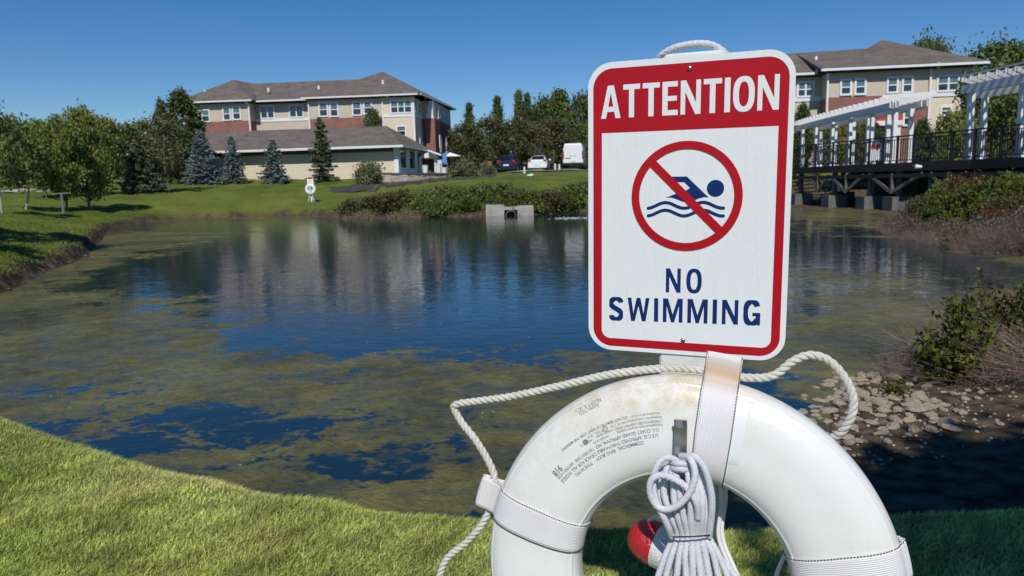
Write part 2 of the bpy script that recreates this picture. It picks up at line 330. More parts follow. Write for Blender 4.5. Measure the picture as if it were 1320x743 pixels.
L_.new(math_('ADD', math_('ADD', math_('MULTIPLY', noise_(.6, 4, .5), .45), math_('MULTIPLY', noise_(5, 10, .4, (1, 1.15, 1), .8), .5)), math_('MULTIPLY', noise_(30, 5, 0, (1, 1.2, 1), .8), .26)), ar.inputs[0]); L_.new(ar.outputs[0], al.inputs['Base Color'])
ab = N_.new('ShaderNodeBump'); ab.inputs['Strength'].default_value = .8; ab.inputs['Distance'].default_value = .03; L_.new(noise_(14, 6, 1), ab.inputs['Height']); L_.new(ab.outputs[0], al.inputs['Normal'])
mx = N_.new('ShaderNodeMixShader'); mk = N_.new('ShaderNodeMapRange'); mk.inputs[1].default_value = .35; mk.inputs[2].default_value = .6; mk.inputs[3].default_value = .55; mk.inputs[4].default_value = .97; L_.new(noise_(2.3, 6, .6, (1, 1.6, 1)), mk.inputs[0]); L_.new(math_('MULTIPLY', mask, mk.outputs[0]), mx.inputs[0]); L_.new(B_.outputs[0], mx.inputs[1]); L_.new(al.outputs[0], mx.inputs[2]); L_.new(mx.outputs[0], N_['Material Output'].inputs[0])
link('water', mesh('water', [(-40, 1, 0), (40, 1, 0), (40, 60, 0), (-40, 60, 0)], [(0, 1, 2, 3)], wm), kind='structure')
fl_ = mat('floating_bits', (.4, .37, .28), .7, (.2, .17, .1), 3); rr_ = np.random.default_rng(31); V_ = []; F_q = []
for i in range(240):
    x, y = rr_.uniform(-7, 6), rr_.uniform(3.5, 13)
    if abs(x) > .72*y or sdist([x], [y])[0] > -.15: continue
    s_ = rr_.uniform(.003, .009)*(1+y*.05); a = rr_.uniform(0, 6.28); c_, sn = math.cos(a)*s_, math.sin(a)*s_; k_ = len(V_)
    V_ += [(x-c_, y-sn, .002), (x+sn*.5, y-c_*.5, .003), (x+c_, y+sn, .002), (x-sn*.5, y+c_*.5, .003), (x, y, .002+s_*.5)]; F_q += [(k_, k_+1, k_+4), (k_+1, k_+2, k_+4), (k_+2, k_+3, k_+4), (k_+3, k_, k_+4)]
link('floating_leaves', mesh('floating_leaves', V_, F_q, fl_), kind='stuff', label='fallen leaves and bits floating on the algae', category='leaves')
# ---------------------------------------------------------------- draped ground covers
def drape(name, pts, m, lift=.03, n=14):          # strip between two polylines of equal length (world xy)
    A, B = [np.array(p, float) for p in pts]; v = []; f = []
    def res(P):
        t = np.linspace(0, len(P)-1, (len(P)-1)*6+1); i = np.minimum(t.astype(int), len(P)-2); return P[i]+(P[i+1]-P[i])*(t-i)[:, None]
    A = res(A); B = res(B)
    for a, b in zip(A, B):
        for k in range(n+1):
            p = a+(b-a)*k/n; v.append([p[0], p[1], 0])
    v = np.array(v); v[:, 2] = height(v[:, 0], v[:, 1])+lift
    W = n+1; f = [(i*W+k, i*W+k+1, (i+1)*W+k+1, (i+1)*W+k) for i in range(len(A)-1) for k in range(n)]
    return link(name, mesh(name, v, f, m, True), kind='structure')
def xy(px, Y): p = at(px, 236, Y); return (p[0], p[1])
drape('path', ([(-60, 36), (-35, 43.5), (-31, 50), (-34, 60)], [(-60, 38.5), (-36.6, 45.5), (-33, 51), (-36, 61)]), M['path'])
drape('mulch_bed', ([xy(428, 50), xy(450, 48.5), xy(480, 49.5), xy(530, 54), xy(600, 58), xy(640, 60)], [xy(424, 53.5), xy(455, 56), xy(482, 57.5), xy(530, 60), xy(600, 64), xy(640, 63.5)]), M['mulch'], .03)
drape('parking_lot', ([xy(625, 65), xy(760, 63), xy(1000, 60)], [xy(560, 88), xy(760, 95), xy(1000, 90)]), M['asphalt'], .03)
drape('kerb', ([xy(625, 64.6), xy(760, 62.6), xy(1000, 59.6)], [xy(625, 65), xy(760, 63), xy(1000, 60)]), M['path'], .13, 2)
# ---------------------------------------------------------------- foliage builders
def leaves(P, size, stretch=1.5, up=0., col=None):
    n = len(P); d = rng.normal(size=(n, 3)); d[:, 2] += up; d /= np.linalg.norm(d, axis=1)[:, None]+1e-9
    e = np.cross(d, rng.normal(size=(n, 3))); e /= np.linalg.norm(e, axis=1)[:, None]+1e-9
    s = size*rng.uniform(.6, 1.35, n)[:, None]; a = d*s*stretch/2; b = e*s/2
    v = np.stack([P-a, P+b*.9, P+a, P-b*.9], 1).reshape(-1, 3); f = np.arange(4*n).reshape(n, 4)
    t = rng.uniform(.6, 1.35, n) if col is None else col
    return v, f, np.repeat(t, 4)
def leafmesh(name, v, f, t, m, hue=None):
    me = fast(name, v, f, m); k = len(v); c = np.ones((k, 4), np.float32); c[:, 0] = t; c[:, 1] = t; c[:, 2] = t
    if hue is not None: c[:, 0] *= hue[0]; c[:, 1] *= hue[1]; c[:, 2] *= hue[2]
    a = me.attributes.new('tint', 'FLOAT_COLOR', 'POINT'); a.data.foreach_set('color', c.ravel()); return me
def limb(gg, a, b, r0, r1, n=6, sag=0, k=3):
    a = np.array(a, float); b = np.array(b, float); L = np.linalg.norm(b-a); p = a; r = r0
    off = rng.normal(0, .05*L, 3)
    for i in range(1, k+1):
        t = i/k; q = a+(b-a)*t+off*math.sin(math.pi*t)+np.array([0, 0, sag*math.sin(math.pi*t)]); rr = r0+(r1-r0)*t
        gg.cyl(p, q, r, rr, n, caps=False); p = q; r = rr
def tree_proto(h=6, cw=4, base=.25, n_clump=60, per=70, leaf=.2, m='leaf_a', shape='round', bark='bark', spread=.32, seed=0, tr=None):
    global rng; keep = rng; rng = np.random.default_rng(seed+100)
    gt = G(); zb = h*base; top = h*.82; tr = tr or h*.022
    limb(gt, (0, 0, -.15), (rng.normal(0, .08), rng.normal(0, .08), top), tr, tr*.25, 8, k=6)
    C = []
    for i in range(n_clump):
        t = rng.random()**.9; z = zb+(h-zb)*t
        if shape == 'round': rr = cw/2*math.sqrt(max(.02, 1-(2*t*.96-.93)**2))
        elif shape == 'cone': rr = cw/2*(1-t)**.75+.08
        elif shape == 'column': rr = cw/2*min(1, 2.2*(1-t)**.6)*min(1, .55+t*2)
        elif shape == 'vase': rr = cw/2*(.45+.9*t)*math.sqrt(max(.03, 1-t**3))
        a = rng.uniform(0, 6.283); q = rng.uniform(.35, 1.05)**.6*rr; C.append((math.cos(a)*q, math.sin(a)*q, z))
        if i % 3 == 0: limb(gt, (0, 0, max(zb*.6, z-q*.9-.3)), C[-1], tr*.32, tr*.08, 4, k=2)
    C = np.array(C); sp_ = spread*cw/4*rng.uniform(.6, 1.5, n_clump)
    P = np.repeat(C, per, 0)+rng.normal(size=(n_clump*per, 3))*np.repeat(sp_, per)[:, None]*np.array([1, 1, .75])
    P = P[P[:, 2] > zb*.7]
    ct = rng.uniform(.72, 1.25, len(P)); v, f, t = leaves(P, leaf, col=ct)
    rng = keep
    return gt, leafmesh('crown', v, f, t, M[m]), M[bark], mesh('trunk', gt.v, gt.f, M[bark], True), h
def spruce_proto(h=5, cw=3, m='needle_blue', seed=0, dens=1., low=.04, ragged=.2):
    global rng; keep = rng; rng = np.random.default_rng(seed+500); gt = G()
    gt.cyl((0, 0, -.1), (0, 0, h*.97), h*.02, .01, 7, caps=False); V = []; T = []
    z = h*low
    while z < h*.97:
        t = z/h; L = cw/2*(1-t)**.85*rng.uniform(1-ragged, 1.08)+.06; nb = int((5+5*(1-t))*dens)
        a0 = rng.uniform(0, 6.28)
        for j in range(nb):
            a = a0+j*6.283/nb+rng.normal(0, .15); l = L*rng.uniform(1-ragged*1.3, 1.08); dr = -.18-.12*(1-t)+.5*t
            u = np.array([math.cos(a), math.sin(a), 0.]); wv_ = np.array([-u[1], u[0], 0])
            tip = u*l+np.array([0, 0, z+l*dr+l*.1]); base_ = np.array([0, 0, z])
            k = max(7, int(l*50)); s = rng.uniform(.08, 1, k)**.8
            p = base_+(tip-base_)*s[:, None]; side = rng.uniform(-1, 1, k)*(.34*l*(1-s*.75)+.03)
            p = p+wv_*side[:, None]; p[:, 2] += -np.abs(side)*.25+rng.normal(0, .03, k)-.1*np.sin(s*3.1)*l*.3
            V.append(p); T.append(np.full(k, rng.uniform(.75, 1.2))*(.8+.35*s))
        z += h*.035*rng.uniform(.7, 1.3)*(1.15-.5*t)
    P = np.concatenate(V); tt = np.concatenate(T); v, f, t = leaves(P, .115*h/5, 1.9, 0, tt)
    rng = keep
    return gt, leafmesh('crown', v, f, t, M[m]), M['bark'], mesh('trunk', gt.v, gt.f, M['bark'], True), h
def bush_mesh(w=2, h=1.2, n_c=40, per=60, leaf=.12, m='bush_green', seed=0, twigs=True, tint=None):
    global rng; keep = rng; rng = np.random.default_rng(seed+900)
    a = rng.uniform(0, 6.283, n_c); r = np.sqrt(rng.random(n_c))*w/2*.8; zt = np.sqrt(np.clip(1-(r/(w/2))**2, .05, 1))*h
    z = zt*rng.uniform(.25, .95, n_c); C = np.stack([np.cos(a)*r, np.sin(a)*r, z], 1)
    P = np.repeat(C, per, 0)+rng.normal(size=(n_c*per, 3))*np.array([.11*w, .11*w, .12*h])*rng.uniform(.7, 1.2, n_c).repeat(per)[:, None]
    P = P[P[:, 2] > -.05]; v, f, t = leaves(P, leaf, col=rng.uniform(.65, 1.35, len(P))); rng = keep
    return leafmesh('foliage', v, f, t, M[m])
def twig_mesh(w=2, h=1, n=500, seed=0, lean=.4, m='twig', rr=.006):
    r = np.random.default_rng(seed+1300); V = []; Fq = []; k = 0
    for i in range(n):
        a = r.uniform(0, 6.283); q = math.sqrt(r.random())*w/2; b = np.array([math.cos(a)*q, math.sin(a)*q, 0.])
        d = np.array([math.cos(a)*lean*r.uniform(0, 1.6), math.sin(a)*lean*r.uniform(0, 1.6), r.uniform(.15, 1)])+r.normal(0, .3, 3)*[1, 1, .2]
        L = h*r.uniform(.35, 1.05); p = b.copy(); d /= np.linalg.norm(d); s = 4; W = rr*r.uniform(.5, 1.5)
        x = np.cross(d, r.normal(size=3)); x /= np.linalg.norm(x); y = np.cross(d, x)
        for j in range(s+1):
            ww = W*(1-j/s*.8)
            V += [p+x*ww, p-x*ww*.5+y*ww*.87, p-x*ww*.5-y*ww*.87]
            if j < s:
                for e in range(3): Fq.append((k+e, k+(e+1) % 3, k+3+(e+1) % 3, k+3+e))
            k += 3; d = d+r.normal(0, .22, 3)+np.array([0, 0, -.1]); d /= np.linalg.norm(d); p = p+d*L/s
    return fast('stems', np.array(V), np.array(Fq), M[m])
PR = {
 'low1': tree_proto(6, 4.6, .16, 90, 80, .17, 'leaf_a', 'round', seed=21, spread=.24), 'low2': tree_proto(6, 4.4, .14, 100, 80, .17, 'leaf_a', 'column', seed=22, spread=.24),
 'round1': tree_proto(6, 4.4, .2, 70, 75, .2, 'leaf_a', seed=1), 'round2': tree_proto(6, 4.6, .14, 70, 75, .2, 'leaf_b', seed=2), 'round3': tree_proto(6, 4.2, .16, 60, 70, .19, 'leaf_a', seed=3),
 'sparse': tree_proto(6, 3.6, .3, 60, 45, .15, 'leaf_c', seed=4, spread=.3), 'young': tree_proto(5, 3.0, .28, 45, 60, .16, 'leaf_b', bark='bark_pale', seed=5, tr=.07),
 'red': tree_proto(6, 4.6, .08, 70, 70, .2, 'leaf_red', seed=6), 'dark': tree_proto(7, 4.8, .1, 80, 70, .22, 'leaf_dark', seed=7),
 'thuja': tree_proto(6, 2.6, .02, 190, 70, .15, 'leaf_dark', 'column', seed=8, spread=.3), 'conifer': tree_proto(8, 3.6, .05, 110, 60, .2, 'leaf_dark', 'cone', seed=9, spread=.24),
 'conifer2': tree_proto(8, 4.4, .05, 120, 60, .2, 'leaf_b', 'cone', seed=10, spread=.26), 'big': tree_proto(9, 7, .12, 120, 90, .24, 'leaf_b', seed=11, spread=.3),
 'spr1': spruce_proto(5, 3.6, seed=1), 'spr2': spruce_proto(5, 2.8, seed=2, ragged=.3), 'spr3': spruce_proto(5, 3.3, seed=3, ragged=.35), 'sprg': spruce_proto(7, 3.9, 'needle_green', seed=4, ragged=.45, dens=.9), 'sprd': spruce_proto(5, 4, 'needle_green', seed=5)}
def tree(kind, px, Y, ytop, wpx, label, name='tree', cat='tree', group=None, base_z=None, rz=None):
    _, crown, _, trunk, h0 = PR[kind]; q = at(px, ytop, Y); zb = H(q[0], Y) if base_z is None else base_z
    hh = max(.5, q[2]-zb); t = thing(name, label, cat, (q[0], q[1], zb), rz if rz is not None else random.uniform(0, 6.28), group)
    cw0 = {'low1': 6, 'low2': 5.2, 'round1': 5, 'round2': 5.2, 'round3': 4.8, 'sparse': 4.2, 'young': 3.5, 'red': 5.2, 'dark': 5.6, 'thuja': 2.9, 'conifer': 3.9, 'conifer2': 4.7, 'big': 8, 'spr1': 3.7, 'spr2': 2.8, 'spr3': 3.3, 'sprg': 4, 'sprd': 4.1}[kind]
    s = wpx*Y/FPX/cw0*(1.14 if kind[:3] == 'spr' else 1.0); t.scale = (s, s, hh/(h0*1.03))
    link('crown', crown, t); link('trunk', trunk, t); return t
# left group
tree('young', 18, 34, 152, 74, 'young dark green tree with pale trunk beside the path at the left edge', 'young_tree', rz=1)
tree('low1', 72, 36, 152, 66, 'broad olive green tree left of the tallest olive one near the head of the pond', 'deciduous_tree', rz=2)
tree('low2', 100, 38, 139, 66, 'tallest olive green tree on the left lawn with crossed pale trunks', 'deciduous_tree', rz=4)
tree('low1', 48, 44, 156, 50, 'olive tree behind the young tree beside the path', 'deciduous_tree', rz=1)
tree('young', -16, 29, 132, 60, 'leafy tree cut by the left edge of the photo', 'young_tree')
tree('dark', 30, 58, 158, 90, 'dark tree behind the young tree by the path', 'deciduous_tree')
tree('round3', 121, 47, 147, 55, 'leaning green tree just right of the broad olive tree', 'deciduous_tree')
tree('sprd', 177, 50, 165, 62, 'wide low dull green spruce left of the bare-looking tree', 'spruce_tree', 'spruce')
tree('round2', 150, 62, 158, 62, 'rounded green tree behind the wide low spruce', 'deciduous_tree')
tree('round2', 185, 66, 156, 60, 'mid green tree between the wide spruce and the tall dark evergreen', 'deciduous_tree')
tree('thuja', 206, 62, 130, 20, 'narrow dark evergreen left of the taller one by the brick building', 'evergreen_tree', 'evergreen')
tree('thuja', 231, 62, 118, 48, 'tall dark evergreen against the left end of the brick building', 'evergreen_tree', 'evergreen')
tree('sparse', 209, 51, 150, 66, 'thin grey-brown tree on a single trunk left of the blue spruces', 'deciduous_tree')
tree('dark', 60, 75, 168, 120, 'dark background tree behind the broad olive tree', 'deciduous_tree')
tree('red', 128, 72, 186, 70, 'low dull tree at the back of the lawn', 'deciduous_tree')
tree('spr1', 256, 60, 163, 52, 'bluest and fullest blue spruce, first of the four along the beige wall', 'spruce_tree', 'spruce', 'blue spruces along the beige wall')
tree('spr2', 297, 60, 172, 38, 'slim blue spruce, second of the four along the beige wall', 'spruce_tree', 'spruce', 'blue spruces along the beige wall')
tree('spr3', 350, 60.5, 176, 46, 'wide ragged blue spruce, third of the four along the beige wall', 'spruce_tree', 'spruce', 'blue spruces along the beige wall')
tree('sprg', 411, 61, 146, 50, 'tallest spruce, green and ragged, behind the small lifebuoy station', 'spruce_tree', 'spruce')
tree('thuja', 479, 72.5, 142, 28, 'clipped evergreen rising behind the long low roof', 'evergreen_tree', 'evergreen')
for x, y, h_, s_, lab in ((-12.9, 14.4, 6.5, .9, 'leafy tree left of the frame shading the left lawn, farther of two'), (-11.2, 9.7, 6, .95, 'leafy tree left of the frame shading the left bank, nearer of two')):
    _, cr0, _, tr0, h0 = PR['round1']; t = thing('deciduous_tree', lab, 'tree', (x, y, H(x, y)), x); t.scale = (s_*.62, s_*.62, h_/h0); link('crown', cr0, t); link('trunk', tr0, t)
# middle row beyond the car park
for k, px, Y, yt, wp, lab in [('conifer', 604, 96, 131, 26, 'pointed dark conifer just right of the brick building'), ('conifer', 641, 98, 122, 28, 'slim dark conifer, second right of the brick building'),
    ('conifer2', 668, 100, 115, 26, 'left one of the two tallest dark conifers behind the navy car'), ('conifer', 679, 99, 118, 24, 'right one of the two tallest dark conifers behind the navy car'),
    ('conifer2', 722, 97, 114, 50, 'broad dark conifer behind the white van'), ('dark', 700, 103, 126, 50, 'dark rounded tree between the tall conifers'),
    ('dark', 748, 104, 122, 50, 'dark rounded tree half hidden by the no swimming sign'), ('dark', 800, 104, 124, 70, 'dark tree hidden behind the no swimming sign'),
    ('red', 600, 84, 160, 50, 'dull reddish green tree right of the porch'), ('red', 630, 86, 152, 52, 'brownish green tree behind the orange barrel'), ('red', 664, 86, 155, 56, 'brownish green tree behind the navy car'),
    ('sparse', 690, 85, 158, 46, 'thin olive tree above the white saloon'), ('red', 712, 88, 154, 56, 'dull olive tree left of the white van'), ('round2', 752, 90, 160, 40, 'brighter green tree beside the white van'), ('dark', 585, 92, 172, 40, 'dark green tree tucked behind the porch')]:
    tree(k, px, Y, yt, wp, lab, {'conifer': 'conifer_tree', 'conifer2': 'conifer_tree'}.get(k, 'deciduous_tree'), group='trees beyond the car park')
# right trees
for k, px, Y, yt, wp, lab in [('big', 1200, 66, 52, 74, 'tree top showing above the hipped roof on the right'), ('big', 1292, 52, 57, 120, 'big dark tree at the right edge behind the pergola'), ('big', 1345, 48, 58, 100, 'big tree cut by the right edge of the photo'),
    ('dark', 1262, 46, 92, 60, 'dark tree just right of the beige building corner'), ('round2', 1300, 44, 122, 90, 'dark green tree behind the right pergola posts'), ('round1', 1228, 40, 148, 52, 'bright green tree in front of the small beige window'),
    ('thuja', 1190, 42, 155, 30, 'dark rounded evergreen at the downpipe of the right building'), ('round3', 1250, 39, 160, 44, 'yellow green small tree between the pergola posts'), ('thuja', 1036, 50, 135, 24, 'clipped evergreen beside the edge of the sign'),
    ('round2', 1062, 47, 158, 32, 'green tree seen through the far end of the left pergola'), ('round1', 1086, 47, 152, 34, 'green tree in the middle of the left pergola'), ('round2', 1112, 46, 158, 30, 'dark green tree right of the middle of the left pergola'), ('thuja', 1130, 45, 160, 22, 'narrow evergreen by the red canopy')]:
    tree(k, px, Y, yt, wp, lab, {'thuja': 'evergreen_tree'}.get(k, 'deciduous_tree'), group='trees behind the boardwalk')
# far tree line on the horizon
fv = []; ft = []
for i in range(170):
    a = R(random.uniform(-50, 55)); D = random.uniform(130, 190); hgt = random.uniform(6, 10); c = np.array([math.sin(a)*D, math.cos(a)*D, 2.8+hgt*.45])
    fv.append(c+rng.normal(size=(160, 3))*[2.6, 2.6, hgt*.22])
v, f, t = leaves(np.concatenate(fv), .9); link('far_trees', leafmesh('far_trees', v, f, t, M['leaf_dark']), kind='stuff', label='distant dark line of trees along the horizon', category='woodland')
# shade tree behind the camera on the right: its crown throws the shade on the bank
q = thing('shade_tree', 'overhanging broadleaf tree right behind the viewer shading the near right bank', 'tree', (1.9, -3.6, .5))
_, crown, _, trunk, h0 = tree_proto(6, 4, .5, 90, 75, .16, 'leaf_b', seed=33)
gt = G(); limb(gt, (0, 0, -.2), (-.2, .2, 3.0), .16, .12, 10); limb(gt, (-.2, .2, 3.0), (.3, 1.5, 5.), .12, .05, 8); limb(gt, (-.2, .2, 3), (.9, .7, 5.4), .1, .04, 8)
link('trunk', mesh('trunk', gt.v, gt.f, M['bark'], True), q)
pp = []
for i in range(110):
    p = rng.normal(size=3); p = p/np.linalg.norm(p)*rng.random()**.4*np.array([1.5, 1.25, .8])+[.3, .85, 5.1]
    pp.append(p+rng.normal(size=(110, 3))*.19)
for i in range(90):
    p = rng.normal(size=3); p = p/np.linalg.norm(p)*rng.random()**.4*np.array([1.7, 1.2, .9])+[2.6, 1.2, 5.3]; pp.append(p+rng.normal(size=(110, 3))*.22)
for i in range(70):
    p = rng.normal(size=3); p = p/np.linalg.norm(p)*rng.random()**.4*np.array([2.6, 1.3, 1.3])+[1.4, -1.4, 4.6]; pp.append(p+rng.normal(size=(110, 3))*.25)
v, f, t = leaves(np.concatenate(pp), .13); link('crown', leafmesh('crown', v, f, t, M['leaf_b']), q)
# shrubs
BM = {'g': [bush_mesh(2, 1.2, 44, 60, .1, 'bush_green', s) for s in (1, 2)], 'd': [bush_mesh(2, 1.2, 44, 60, .1, 'bush_dull', s) for s in (3, 4)], 'b': [bush_mesh(2, 1.2, 40, 34, .08, 'bush_brown', s) for s in (13, 14)], 'r': [bush_mesh(2, 1.2, 40, 50, .1, 'bush_red', 5)],
      'p': [bush_mesh(2, 1.3, 50, 70, .09, 'leaf_pale', 6)], 'k': [bush_mesh(2, 1.2, 44, 60, .1, 'leaf_b', s) for s in (7, 8)]}
TW = [twig_mesh(2, 1.2, 700, s, rr=.008) for s in (1, 2, 3)]
def bush(kind, px, Y, ytop, wpx, label, group=None, name='shrub', sink=.1, twigs=0, zb=None):
    q = at(px, ytop, Y); z0 = (H(q[0], Y)-sink) if zb is None else zb; hh = max(.3, q[2]-z0); t = thing(name, label, 'shrub', (q[0], q[1], z0), random.uniform(0, 6.28), group)
    s = wpx*Y/FPX/2.5; t.scale = (s, s, hh/1.4)
    if kind: link('foliage', random.choice(BM[kind]), t)
    for _k in range(int(twigs)): link('stems', random.choice(TW), t, rz=_k*2.1+.01)
    return t
bush('p', 474, 56, 206, 46, 'pale green rounded shrub at the end of the stone wall', name='hydrangea_shrub')
bush('p', 598, 62, 205, 46, 'pale flowering shrub right of the stone wall', name='hydrangea_shrub'); bush('p', 628, 64, 208, 24, 'small pale shrub left of the orange barrel')
bank = [('d', 460, 37.2, 253, 52), ('d', 492, 36.5, 246, 56), ('d', 520, 37.5, 242, 54), ('k', 548, 36.8, 244, 54), ('k', 575, 38, 237, 60), ('k', 560, 35.8, 252, 44), ('k', 606, 37.5, 238, 64), ('g', 600, 36, 250, 46), ('k', 640, 38.5, 233, 60), ('d', 660, 37, 240, 60), ('g', 682, 36.5, 244, 54), ('g', 668, 37, 246, 40), ('d', 704, 36.5, 240, 54), ('k', 735, 38, 234, 50), ('g', 724, 37, 246, 44), ('d', 752, 41, 232, 50), ('k', 640, 36.4, 247, 40), ('d', 446, 38.5, 262, 30), ('d', 780, 42, 236, 50)]
bank += [('g', 662, 35.7, 254, 34), ('k', 690, 35.9, 254, 36)]
bank.sort(key=lambda q: q[1])
for i, (k, px, Y, yt, wp) in enumerate(bank):
    bush(k, px, Y-.5, yt, wp*1.15, {'d': 'brownish green low shrub', 'k': 'dark green shrub', 'g': 'yellowish green shrub'}[k]+' on the far bank, %s counted from the left' % ['first', 'second', 'third', 'fourth', 'fifth', 'sixth', 'seventh', 'eighth', 'ninth', 'tenth', 'eleventh', 'twelfth', 'thirteenth', 'fourteenth', 'fifteenth', 'sixteenth', 'seventeenth', 'eighteenth', 'nineteenth', 'twentieth', 'twenty-first'][i], 'shrubs on the far bank', sink=.3)
ORD = ['first', 'second', 'third', 'fourth', 'fifth', 'sixth', 'seventh', 'eighth', 'ninth', 'tenth', 'eleventh', 'twelfth', 'thirteenth', 'fourteenth', 'fifteenth', 'sixteenth', 'seventeenth', 'eighteenth', 'nineteenth', 'twentieth']
rb = [('g', 1225, 18.5, 238, 66), ('g', 1252, 17.8, 228, 70), ('g', 1290, 17.2, 222, 80), ('g', 1325, 16.5, 222, 70), ('r', 1236, 20, 221, 44), ('r', 1258, 20.5, 219, 40), ('g', 1206, 17.6, 258, 46), ('d', 1190, 19.5, 248, 50), ('g', 1268, 16.2, 248, 56), ('d', 1305, 15.6, 246, 64), ('r', 1282, 15.2, 262, 40), ('k', 1310, 19, 216, 90), ('b', 1170, 20.5, 262, 44), ('k', 1215, 22, 226, 50),
      ('b', 1180, 18.3, 270, 50), ('b', 1205, 16.9, 278, 50), ('b', 1235, 15.6, 276, 56), ('b', 1270, 14.6, 270, 60), ('b', 1305, 14.0, 262, 70), ('b', 1335, 13.6, 252, 60), ('g', 1232, 14.9, 293, 30), ('b', 1155, 20.6, 276, 34)]
rb.sort(key=lambda q: q[1]); cn = {}
for i, (k, px, Y, yt, wp) in enumerate(rb):
    cn[k] = cn.get(k, 0)+1; tot = sum(1 for q in rb if q[0] == k)
    bush(k, px, Y, yt, wp, {'g': 'bright green leafy bush', 'r': 'reddish bush', 'd': 'dull olive bush', 'k': 'shaded dark bush', 'b': 'grey brown leafy brush'}[k]+' below the boardwalk on the right bank, %s from the left' % ORD[cn[k]-1], 'bushes on the right bank', twigs=k in 'drb')
for i, (px, Y, yt, wp) in enumerate([(1150, 20.2, 281, 36), (1168, 18.3, 282, 46), (1190, 16.6, 287, 50), (1212, 15.6, 290, 54), (1238, 14.9, 288, 60), (1262, 14.3, 282, 60), (1288, 13.7, 276, 70), (1312, 13.4, 268, 76), (1336, 13.2, 262, 70), (1272, 13.7, 300, 50), (1300, 13.2, 300, 56), (1225, 15.0, 303, 40)]):
    bush('b' if i % 4 == 0 else '', px, Y, yt, wp, 'tangle of dry brown stems at the waterline of the right bank, %s along' % ORD[i], 'dry brush on the right bank', 'dry_brush', twigs=2)
# near right brush
TN = [twig_mesh(1, .6, 1100, s, .75, rr=.0042) for s in (11, 12)]
for i, (x, y, s, hh) in enumerate([(3.5, 4.95, .9, .5), (4.05, 4.9, 1.2, .72), (4.6, 5.2, 1.5, .95), (3.9, 5.45, 1.2, .8), (5.1, 5.0, 1.5, 1.1), (3.1, 5.2, .55, .38), (4.5, 4.55, 1.2, .55), (3.9, 4.45, .9, .4)]):
    t = thing('dry_brush', 'low tangle of brown twigs above the near pale rocks, '+['leftmost but one', 'left of the middle', 'behind the middle on the right', 'rearmost in the middle', 'at the right edge', 'leftmost and smallest', 'front right of the group', 'front middle and lowest'][i], 'shrub', (x, y, H(x, y)-.03), i*1.3, 'dry brush above the near rocks'); t.scale = (s, s, hh); link('stems', TN[i % 2], t)
    if i in (1, 2, 4):
        bm_ = bush_mesh(.9, .4, 26, 40, .035, 'bush_dull', 60+i); link('foliage', bm_, t)
def plant(px, Y, h, n, label, m='bush_green', seed=0, leaf=.05):
    r = np.random.default_rng(seed); q = at(px, 236, Y); t = thing('leafy_plant', label, 'plant', (q[0], q[1], H(q[0], q[1])-.02)); gg = G(); P = []
    for i in range(n):
        a = r.uniform(0, 6.28); b = r.uniform(0, .12, 1)[0]; top = np.array([math.cos(a)*h*.45*r.random()*1.3, math.sin(a)*h*.45*r.random()*1.3, h*r.uniform(.55, 1)])
        st_ = np.array([math.cos(a)*b, math.sin(a)*b, 0]); gg.cyl(st_, top, .004, .002, 4, False)
        k = 34; s = r.uniform(.2, 1, k); P.append(st_+(top-st_)*s[:, None]+r.normal(0, .03, (k, 3)))
    link('stems', mesh('stems', gg.v, gg.f, M['leaf_b']), t); v, f, tt = leaves(np.concatenate(P), leaf, 1.7, .3); link('foliage', leafmesh('foliage', v, f, tt, M[m]), t)
plant(1215, 5.2, .36, 16, 'leafy green weed with yellowish leaves at the end of the rock pile', seed=1, leaf=.03)
plant(1258, 5.1, .6, 22, 'tallest bright green weed standing in the dry brush', seed=2, leaf=.032)
plant(1238, 4.9, .36, 16, 'broad leaved weed in front of the tallest one', seed=4, leaf=.032)
plant(1310, 5.6, .72, 20, 'pale leaved plant at the right edge above the brush', 'bush_green', seed=3, leaf=.03)
plant(1283, 5.9, .6, 16, 'reddish leaved plant behind the dry brush', 'bush_red', seed=5, leaf=.03)
plant(1172, 4.75, .1, 9, 'small green tuft growing among the pale rocks', seed=6, leaf=.018)
# rocks of the point
RK = []
for s in range(6):
    r = np.random.default_rng(s+50); bm_v = []; n1_, n2_ = 7, 5
    for i in range(n2_):
        for j in range(n1_):
            th = math.pi*(i+.5)/n2_; ph = 2*math.pi*(j+(i % 2)*.5)/n1_; q_ = 1+r.uniform(-.22, .22); bm_v.append((math.sin(th)*math.cos(ph)*q_, math.sin(th)*math.sin(ph)*.8*q_, math.cos(th)*.55*q_))
    bm_v += [(0, 0, .5), (0, 0, -.5)]; ff = [(i*n1_+j, (i+1)*n1_+j, (i+1)*n1_+(j+1) % n1_, i*n1_+(j+1) % n1_) for i in range(n2_-1) for j in range(n1_)]
    ff += [(35, j, (j+1) % n1_) for j in range(n1_)]+[(36, 28+(j+1) % n1_, 28+j) for j in range(n1_)]
    RK.append(mesh('rock', bm_v, ff, M['rock']))
r = np.random.default_rng(5); k = 0
while k < 230:
    x, y = r.uniform(1.75, 3.4), r.uniform(3.9, 5.6); d = float(sdist([x], [y])[0])
    if d < -.18 or d > 1.2 or r.random() < d*.6 or r.random() > (y-3.7)/.9+.12 or x > 2.95+r.normal()*.2: continue
    s = r.uniform(.016, .046)*(1.15 if d < .7 else .8); z = max(H(x, y), -.02)
    o = link('rock', RK[k % 6], None, (x, y, z+s*.2), r.uniform(0, 6.28), label='pale angular stone in the rock pile at the near right water edge', category='rock', group='stones of the near right rock pile')
    o.scale = (s*r.uniform(.8, 1.4), s, s*r.uniform(.6, 1.2)); k += 1
